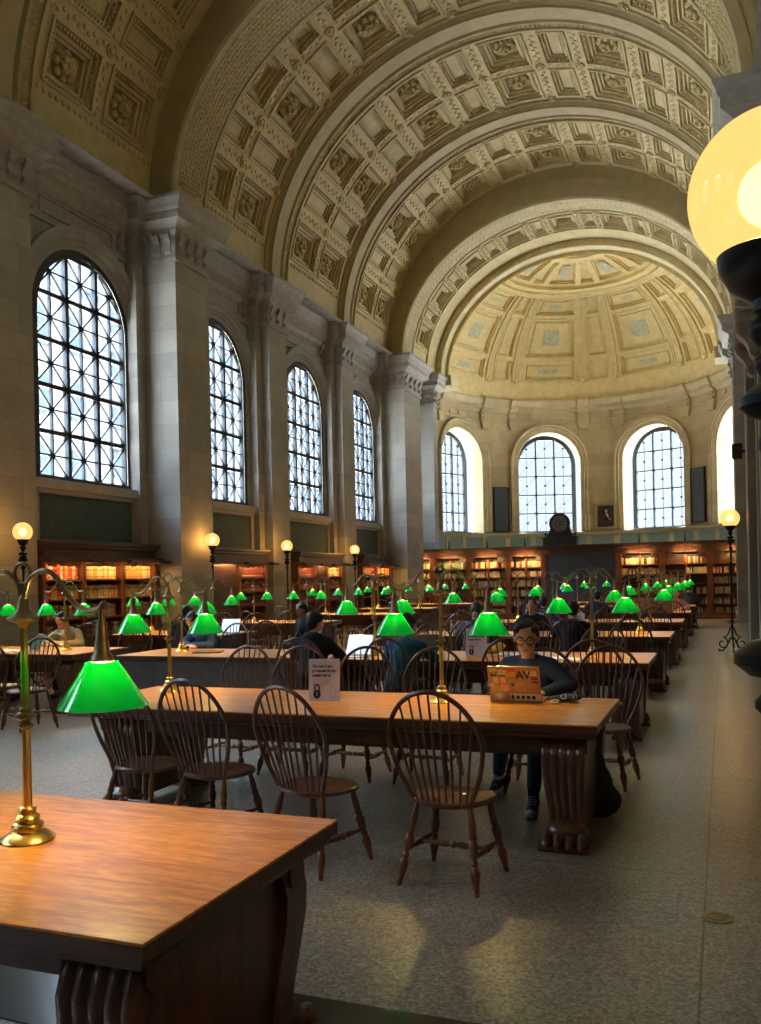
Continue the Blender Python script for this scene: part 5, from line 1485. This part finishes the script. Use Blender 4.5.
laptop(-3.92, 9.35, pi-.15, 'open laptop with a pale lit screen in front of the person in the dark hoodie', screen='screen_glow', open_deg=112, W=.34)
laptop(-8.7, 9.45, radians(150), 'open grey laptop on the left-hand table of the third row', screen='screen_green', open_deg=120)
laptop(-3.0, 2.42, radians(100), 'closed dark laptop lying at the left edge of the nearest table', open_deg=1, shell='laptop_dark')
laptop(-6.0, 9.45, radians(20), 'closed flat black laptop lying on the small panelled desk', open_deg=1, shell='laptop_dark')
laptop(-3.15, 9.35, pi, 'open dark laptop in front of the person in the teal jacket', screen='laptop_dark', open_deg=108, shell='laptop_dark')
laptop(-7.9, 13.2, pi, 'open laptop with a blue-white screen on the left-hand table of the fourth row', screen='screen_glow')

mat('bag_tan', (.55, .25, .10), .55, var=.15)
mat('bag_black', (.010, .011, .014), .75)
root = empty('tote_bag', (-1.45, 20.1, .77))
m = MB(); q = [(-.42, 0), (.42, 0), (.40, .26), (.36, .33), (-.36, .33), (-.40, .26)]; m.prism(q, lambda a, b, d: (a, d*(1-.5*b/.33), b), -.13, .13); m.build('bag_body', 'bag_tan', root, bevel=.02)
m = MB(); m.tube([(-.15, -.1, .30), (-.12, -.12, .44), (0, -.12, .48), (.12, -.12, .44), (.15, -.1, .30)], .012, 6); m.build('handle', 'bag_tan', root, smooth=True)
m = MB(); m.ell((-.05, -.11, .17), (.035, .015, .035), 8, 6); m.build('clasp', 'brass', root)
tag(root, 'tan leather bag standing on a table near the right aisle', 'bag')
root = empty('backpack', (-.86, 6.15, 0), radians(20), (.82, .82, .95))
m = MB()
m.ell((0, 0, .20), (.17, .14, .20), 16, 10); m.ell((-.02, 0, .34), (.13, .11, .17), 14, 10); m.ell((.05, -.03, .12), (.18, .14, .12), 14, 8)
o = m.build('bag_body', 'bag_black', root, smooth=True); rm = o.modifiers.new('r', 'REMESH'); rm.mode = 'VOXEL'; rm.voxel_size = .02; rm.use_smooth_shade = True
m = MB(); m.tube([(-.06, -.1, .46), (-.02, -.12, .52), (.03, -.1, .46)], .012, 6); m.build('grab_loop', 'bag_black', root, smooth=True)
m = MB(); m.ell((.04, -.13, .15), (.11, .05, .10), 12, 8); m.build('front_pocket', 'bag_black', root, smooth=True)
tag(root, 'black backpack on the floor beside the carved leg of the second table', 'bag')
root = empty('papers', (-1.9, 9.3, .77))
for i, (x, y, a) in enumerate(((-.25, 0, .2), (.05, .1, -.1))):
    pass
bpy.data.objects.remove(root, do_unlink=True)
rp_ = random.Random(9)
for i, (x, y) in enumerate(((-1.6, 9.2), (-2.2, 9.6), (-3.1, 13.2), (-1.9, 13.1), (-2.6, 17.0), (-9.2, 9.4))):
    root = empty('open_book', (x, y, .77), rp_.uniform(-.4, .4))
    m = MB(); pr = [(-.20, .004), (-.12, .020), (-.02, .022), (0, .010), (.02, .022), (.12, .020), (.20, .004), (.20, 0), (-.20, 0)]
    m.prism(pr, lambda a, b, d: (a, d, b), -.13, .13); m.build('pages', 'paper', root)
    m = MB(); m.box(-.21, .21, -.135, .135, -.0, .002); m.build('cover', 'black', root)
    tag(root, ('white open book lying on the third table by the aisle-end lamp', 'white open book on the third table behind the laptop user', 'white open book on the fourth right-hand table near its middle', 'white open book on the fourth right-hand table near the aisle', 'white open book on the fifth right-hand table', 'white open book on the third-row table at the far left')[i], 'book', 'open books on the tables')
# ================================================================== PEOPLE
mat('skin', (.62, .36, .25), .55); mat('skin_dark', (.30, .16, .10), .55); mat('hair_black', (.010, .009, .010), .5); mat('hair_brown', (.045, .022, .013), .5)
mat('lips', (.40, .13, .11), .5); mat('eye_white', (.55, .54, .52), .3); mat('glasses_rim', (.012, .010, .010), .65); mat('sock', (.01, .012, .02), .8)
for n, c in dict(navy=(.014, .030, .10), hoodie=(.010, .020, .028), teal=(.012, .085, .13), denim=(.045, .085, .13), trousers=(.02, .022, .028), bluecoat=(.012, .045, .14), pinkshirt=(.52, .28, .27),
                 greyblue=(.075, .10, .15), lavender=(.22, .28, .45), greyhood=(.16, .17, .22), blackcoat=(.012, .014, .018), beige=(.50, .40, .26), yellowcoat=(.55, .36, .14)).items():
    mat('cloth_'+n, c, .9, var=.12, scale=14, bump=.25, bscale=18)
def capsule(mb, a, b, ra, rb_, n=12, k=5):
    a, b = Vector(a), Vector(b); d = (b-a); pts = []; rs = []; L = d.length; u = d.normalized()
    for i in range(4): t = (1-i/4.0); pts.append(a-u*ra*sin(t*pi/2)*.98); rs.append(max(.001, ra*cos(t*pi/2)))
    for i in range(k+1): t = i/k; pts.append(a+d*t); rs.append(ra+(rb_-ra)*t)
    for i in range(1, 5): t = i/4.0; pts.append(b+u*rb_*sin(t*pi/2)*.98); rs.append(max(.001, rb_*cos(t*pi/2)))
    mb.tube(pts, rs, n)
def melt(mb, name, m, parent, vox, smooth=4):
    o = mb.build(name, m, parent, smooth=True)
    r = o.modifiers.new('remesh', 'REMESH'); r.mode = 'VOXEL'; r.voxel_size = vox; r.use_smooth_shade = True
    if smooth:
        s = o.modifiers.new('smooth', 'SMOOTH'); s.iterations = smooth; s.factor = .5
    return o
def hand_geo(mb, wrist, fwd, up, side, s=1.0, curl=.5, grip=0):
    """palm + five fingers; fwd: towards the fingertips, up: back of hand, side: towards the thumb"""
    w, f_, u_, t_ = [Vector(v) for v in (wrist, fwd, up, side)]
    f_.normalize(); u_.normalize(); t_.normalize()
    P = lambda a, b, c: w+f_*a*s+t_*b*s+u_*c*s
    for b in (-.028, -.010, .010, .027): capsule(mb, P(.005, b*.7, 0), P(.085, b, 0), .014*s, .012*s, 8, 3)
    for b, L, sp in ((-.031, .055, -.010), (-.011, .070, -.003), (.010, .074, .003), (.030, .066, .010)):
        a0 = P(.085, b, 0); a1 = P(.085+L*.45, b+sp*.6, -L*.45*curl*.6); a2 = P(.085+L*.78*(1-.2*curl), b+sp, -L*.8*curl); a3 = P(.085+L*(1-.35*curl), b+sp*1.1, -L*1.15*curl)
        capsule(mb, a0, a1, .0092*s, .0085*s, 7, 2); capsule(mb, a1, a2, .0085*s, .0078*s, 7, 2); capsule(mb, a2, a3, .0078*s, .0068*s, 7, 2)
    capsule(mb, P(.02, .028, -.004), P(.055, .052, -.014), .013*s, .0105*s, 7, 2); capsule(mb, P(.055, .052, -.014), P(.088, .058, -.022), .0105*s, .0085*s, 7, 2)
def person(name, x, y, rz, label, top='navy', legs='trousers', hair='hair_black', skin='skin', lean=.12, arms='table', head_turn=0, head_down=.15, detail=False, long_hair=False, zs=.46, bun=False, arm_reach=.36, hood=False):
    """seated figure, hips at the origin, faces +Y"""
    root = empty(name, (x, y, 0), rz)
    vx = .011 if detail else .02
    hip = Vector((0, 0, zs+.09)); chest = Vector((0, lean*.95, zs+.40)); neck = Vector((0, lean*1.28, zs+.565))
    hc = neck+Vector((0, .02+head_down*.18, .135-head_down*.05))
    sh = {s: Vector((s*.158, lean*1.12, zs+.480)) for s in (-1, 1)}
    knee = {s: Vector((s*.13, .42, zs+.06)) for s in (-1, 1)}; ank = {s: Vector((s*.14, .40, .09)) for s in (-1, 1)}
    if detail:                       # crossed ankles: one foot forward, the other drawn back
        knee[-1] = Vector((-.10, .44, zs+.08)); ank[-1] = Vector((-.10, .62, .085)); knee[1] = Vector((.16, .38, zs+.07)); ank[1] = Vector((.26, .16, .11))
    if arms == 'table':
        el = {s: Vector((s*.27, lean*1.0+.13, .82)) for s in (-1, 1)}; wr = {s: Vector((s*.10, lean+arm_reach, .80)) for s in (-1, 1)}
        if detail: el = {-1: Vector((-.30, .17, .84)), 1: Vector((.27, .20, .82))}; wr = {-1: Vector((-.13, .42, .800)), 1: Vector((.10, .44, .815))}
    elif arms == 'fold': el = {s: Vector((s*.28, lean+.16, .81)) for s in (-1, 1)}; wr = {s: Vector((-s*.02, lean+.30, .81)) for s in (-1, 1)}
    else: el = {s: Vector((s*.24, lean*.8, zs+.26)) for s in (-1, 1)}; wr = {s: Vector((s*.15, .25, zs+.20)) for s in (-1, 1)}
    # ---------------- body, one continuous skin surface
    b = MB()
    b.ell(tuple(hip+Vector((0, 0, .03))), (.15, .105, .11), 14, 9); b.ell(tuple(chest), (.145, .095, .17), 14, 9); capsule(b, hip, chest, .125, .13)
    capsule(b, neck-Vector((0, .01, .07)), neck+Vector((0, .015, .075)), .052, .050)
    for s in (-1, 1):
        capsule(b, chest+Vector((s*.06, 0, .10)), sh[s], .06, .055); capsule(b, sh[s], el[s], .046, .036); capsule(b, el[s], wr[s], .036, .024)
        capsule(b, hip+Vector((s*.08, 0, -.01)), knee[s], .075, .055); capsule(b, knee[s], ank[s], .05, .034)
    # head
    R = Matrix.Rotation(head_turn, 3, 'Z') @ Matrix.Rotation(-head_down, 3, 'X')
    HS = 1.10 if detail else 1.03
    H = lambda a, c, d: tuple(hc+R @ (Vector((a, c, d))*HS))
    el0 = b.ell
    def hell(mb_, p, r, n=12, m=8, rot=None): mb_.ell(p, tuple(q*HS for q in r), n, m, rot)
    hell(b, H(0, -.012, .025), (.077, .095, .092), 20, 14, R); hell(b, H(0, .020, -.045), (.056, .062, .064), 16, 10, R); hell(b, H(0, .042, -.088), (.030, .026, .022), 10, 8, R)
    if detail:
        capsule(b, H(0, .078, .022), H(0, .102, -.022), .008, .0125, 8, 3); 
        for s in (-1, 1):
            hell(b, H(s*.012, .092, -.026), (.008, .008, .006), 8, 6, R); hell(b, H(s*.034, .058, -.030), (.022, .02, .022), 10, 8, R)
            capsule(b, H(s*.016, .082, .030), H(s*.048, .066, .030), .0075, .006, 8, 3)
        hell(b, H(0, .080, -.054), (.020, .012, .010), 10, 6, R); hell(b, H(0, .078, -.066), (.018, .012, .009), 10, 6, R)
    else: capsule(b, H(0, .078, .02), H(0, .098, -.020), .010, .013, 7, 2)
    for s in (-1, 1): hell(b, H(s*.078, -.006, .0), (.010, .018, .030), 8, 8, R)
    if arms in ('table', 'fold'):
        for s in (-1, 1):
            d = (wr[s]-el[s]); d.z = -.01; d = d.normalized()
            if arms == 'table' : d = (d*.6+Vector((0, .5, 0))).normalized()
            sd = Vector((-s*d.y, s*d.x, 0))*1.0
            sd = Vector((0, 0, 1)).cross(d)*s
            hand_geo(b, wr[s], d, (0, 0, 1), -Vector(sd) if False else Vector((-s, 0, 0)) if abs(d.y) > .6 else Vector((0, 1, 0)), 1.0, .45)
    body = melt(b, 'body', skin, root, .0052 if detail else .011, 3 if detail else 2)
    # ---------------- hair
    h = MB()
    hell(h, H(0, -.030, .044), (.083, .094, .085), 20, 12, R)
    hell(h, H(0, -.058, .0), (.076, .068, .085), 16, 10, R)
    for s in (-1, 1):
        hell(h, H(s*.058, .018, .068), (.030, .050, .030), 12, 8, R); hell(h, H(s*.070, -.010, .035), (.018, .036, .040), 12, 8, R)
    if detail: hell(h, H(.018, .030, .098), (.050, .045, .020), 12, 8, R); hell(h, H(0, -.13, -.03), (.035, .03, .05), 10, 8, R)
    if long_hair: hell(h, H(0, -.07, -.11), (.085, .055, .15), 14, 10, R)
    ho = melt(h, 'hair', hair, root, .0075 if detail else .010, 2)
    # ---------------- face details
    if detail:
        for s in (-1, 1):
            e = MB(); hell(e, H(s*.031, .0705, .008), (.0125, .0075, .0062), 12, 8, R); eo = e.build('eye', 'eye_white', body, smooth=True)
            e = MB(); hell(e, H(s*.031, .0772, .006), (.0058, .003, .0056), 10, 6, R); e.build('iris', 'hair_black', eo, smooth=True)
            e = MB(); capsule(e, H(s*.018, .0835, .031), H(s*.036, .0815, .0345), .0032, .0034, 6, 2); capsule(e, H(s*.036, .0815, .0345), H(s*.052, .070, .029), .0034, .002, 6, 2); e.build('eyebrow', hair, root, smooth=True)
        e = MB(); hell(e, H(0, .0885, -.0535), (.019, .006, .0045), 12, 6, R); hell(e, H(0, .0875, -.0615), (.017, .006, .0055), 12, 6, R); e.build('lips', 'lips', root, smooth=True)
        e = MB(); n = 20
        for s in (-1, 1):
            e.tube([H(s*.034+.028*cos(2*pi*k/n), .094-.12*abs(s*.034+.028*cos(2*pi*k/n))**1.6*1.4, .003+.0245*sin(2*pi*k/n)) for k in range(n+1)], .0034, 6)
            e.tube([H(s*.059, .085, .008), H(s*.076, .06, .010), H(s*.080, -.01, .006)], .002, 6)
        e.tube([H(-.010, .095, .006), H(0, .098, .010), H(.010, .095, .006)], .002, 6)
        e.build('glasses', 'glasses_rim', root, smooth=True)
    # ---------------- clothing
    c = MB()
    c.ell(tuple(hip+Vector((0, 0, .03))), (.175, .13, .12), 16, 9); c.ell(tuple(chest+Vector((0, .0, .0))), (.175, .118, .185), 16, 10); capsule(c, hip+Vector((0, 0, .05)), chest, .145, .15)
    capsule(c, neck-Vector((0, .012, .105)), neck-Vector((0, .004, .055)), .085, .066)
    for s in (-1, 1):
        capsule(c, chest+Vector((s*.07, 0, .085)), sh[s], .080, .072); capsule(c, sh[s], el[s], .068, .058); 
        capsule(c, el[s], wr[s]+(el[s]-wr[s])*.12, .060, .038)
    if hood: c.ell(tuple(neck+Vector((0, -.07, -.02))), (.12, .075, .07), 14, 8)
    if not detail: c.ell(tuple(neck-Vector((0, 0, .09))), (.13, .08, .06), 12, 8)
    sw = melt(c, 'sweater' if detail else 'top', 'cloth_'+top, root, .0095 if detail else .018, 3)
    if detail:                       # folds and the white outline print near the left elbow
        e = MB()
        cx = el[-1]+Vector((-.0, .075, .0))
    t_ = MB()
    t_.ell(tuple(hip+Vector((0, 0, -.02))), (.172, .13, .09), 14, 8)
    for s in (-1, 1):
        capsule(t_, hip+Vector((s*.085, 0, -.01)), knee[s], .090, .072); capsule(t_, knee[s], ank[s]+(knee[s]-ank[s])*.16, .070, .052)
    melt(t_, 'jeans' if detail else 'trousers', 'cloth_'+legs, root, .012 if detail else .02, 3)
    for s in (-1, 1):
        f_ = MB(); a = ank[s]; 
        if detail:
            fw = Vector((-.06, 1, 0)).normalized() if s < 0 else Vector((.1, .95, -.15)).normalized(); sd = Vector((fw.y, -fw.x, 0))
            Q = lambda p, q, z: a+fw*p+sd*q+Vector((0, 0, z))
            sole = MB(); capsule(sole, Q(-.035, 0, -.062), Q(.15, 0, -.064), .036, .042, 12, 3)
            sole.v = [(v[0], v[1], min(max(v[2], a.z-.085), a.z-.055)) for v in sole.v]
            so = sole.build('sneaker_sole', 'rubber_white', root, smooth=False)
            capsule(f_, Q(-.03, 0, -.03), Q(.06, 0, -.03), .040, .040, 12, 3); capsule(f_, Q(.05, 0, -.04), Q(.145, 0, -.048), .038, .030, 12, 3); capsule(f_, Q(-.01, 0, -.02), Q(0, 0, .045), .040, .038, 12, 3)
            sn = melt(f_, 'sneaker', 'cloth_navy', root, .007, 2)
            e = MB(); e.ell(tuple(Q(.165, 0, -.050)), (.030, .030, .022), 12, 8); e.build('toe_cap', 'rubber_white', sn, smooth=True)
            e = MB()
            for k in range(5): e.tube([Q(.03+.02*k, -.028, .018-.010*k), Q(.04+.02*k, 0, .028-.012*k), Q(.03+.02*k, .028, .018-.010*k)], .0035, 5)
            e.tube([Q(.03, 0, .03), Q(.01, -.03, .035), Q(.02, -.045, .01)], .003, 5); e.tube([Q(.03, 0, .03), Q(.05, .035, .03), Q(.06, .045, .005)], .003, 5)
            e.build('laces', 'rubber_white', sn, smooth=True)
            e = MB(); capsule(e, a+Vector((0, 0, .01)), a+Vector((0, 0, .08)), .038, .040, 10, 2); e.build('sock', 'sock', root, smooth=True)
        else:
            capsule(f_, a+Vector((0, -.03, -.045)), a+Vector((0, .14, -.05)), .042, .038, 8, 2); f_.build('shoe', 'black', root, smooth=True)
    return tag(root, label, 'person')
lady = person('person', -1.37, 6.76, pi, 'person in glasses and a navy sweatshirt sitting behind the sticker-covered laptop', top='navy', legs='denim', lean=.17, head_down=.16, head_turn=radians(6), detail=True, zs=.49)
# cap-like dark sleeve end lying on the table with a white line drawing
root = empty('folded_beanie', (-1.03, 6.16, .775), radians(10))
m = MB(); m.ell((0, 0, .025), (.11, .06, .024), 18, 8); m.ell((-.07, .01, .018), (.07, .05, .018), 14, 8); o = melt(m, 'knit_body', 'cloth_navy', root, .008, 2)
m = MB()
m.tube([(-.02+.018*cos(k*pi/6), -.052+.006*sin(k*pi/6), .040+.016*sin(k*pi/6)) for k in range(13)], .0028, 5)
m.tube([(.035+.014*cos(k*pi/6-1.6), -.050, .036+.018*sin(k*pi/6-1.6)) for k in range(8)], .0028, 5); m.tube([(.055+.014*cos(k*pi/6-1.6), -.046, .034+.022*sin(k*pi/6-1.6)) for k in range(7)], .0028, 5)
m.tube(bez([(-.115, -.075, .004), (-.08, -.085, .005), (-.05, -.08, .012), (-.07, -.066, .02), (-.11, -.06, .012), (-.09, -.075, .004), (-.06, -.10, .004)], 5), .004, 6)
m.build('white_line_print', 'rubber_white', root, smooth=True)
tag(root, 'navy knit item with a white line print lying right of the sticker-covered laptop', 'clothing')

for x, y, rz, kw, lab in P_: person('person', x, y, rz, lab, **kw)
root = empty('draped_jacket', (-2.55, 9.9, .77))
m = MB(); m.ell((0, 0, .05), (.2, .12, .06), 14, 8); m.ell((.12, .02, .08), (.1, .09, .05), 12, 8); melt(m, 'fabric', 'cloth_yellowcoat', root, .016, 2)
tag(root, 'yellow-beige crumpled jacket on the third table, above the second padlock sign', 'jacket')
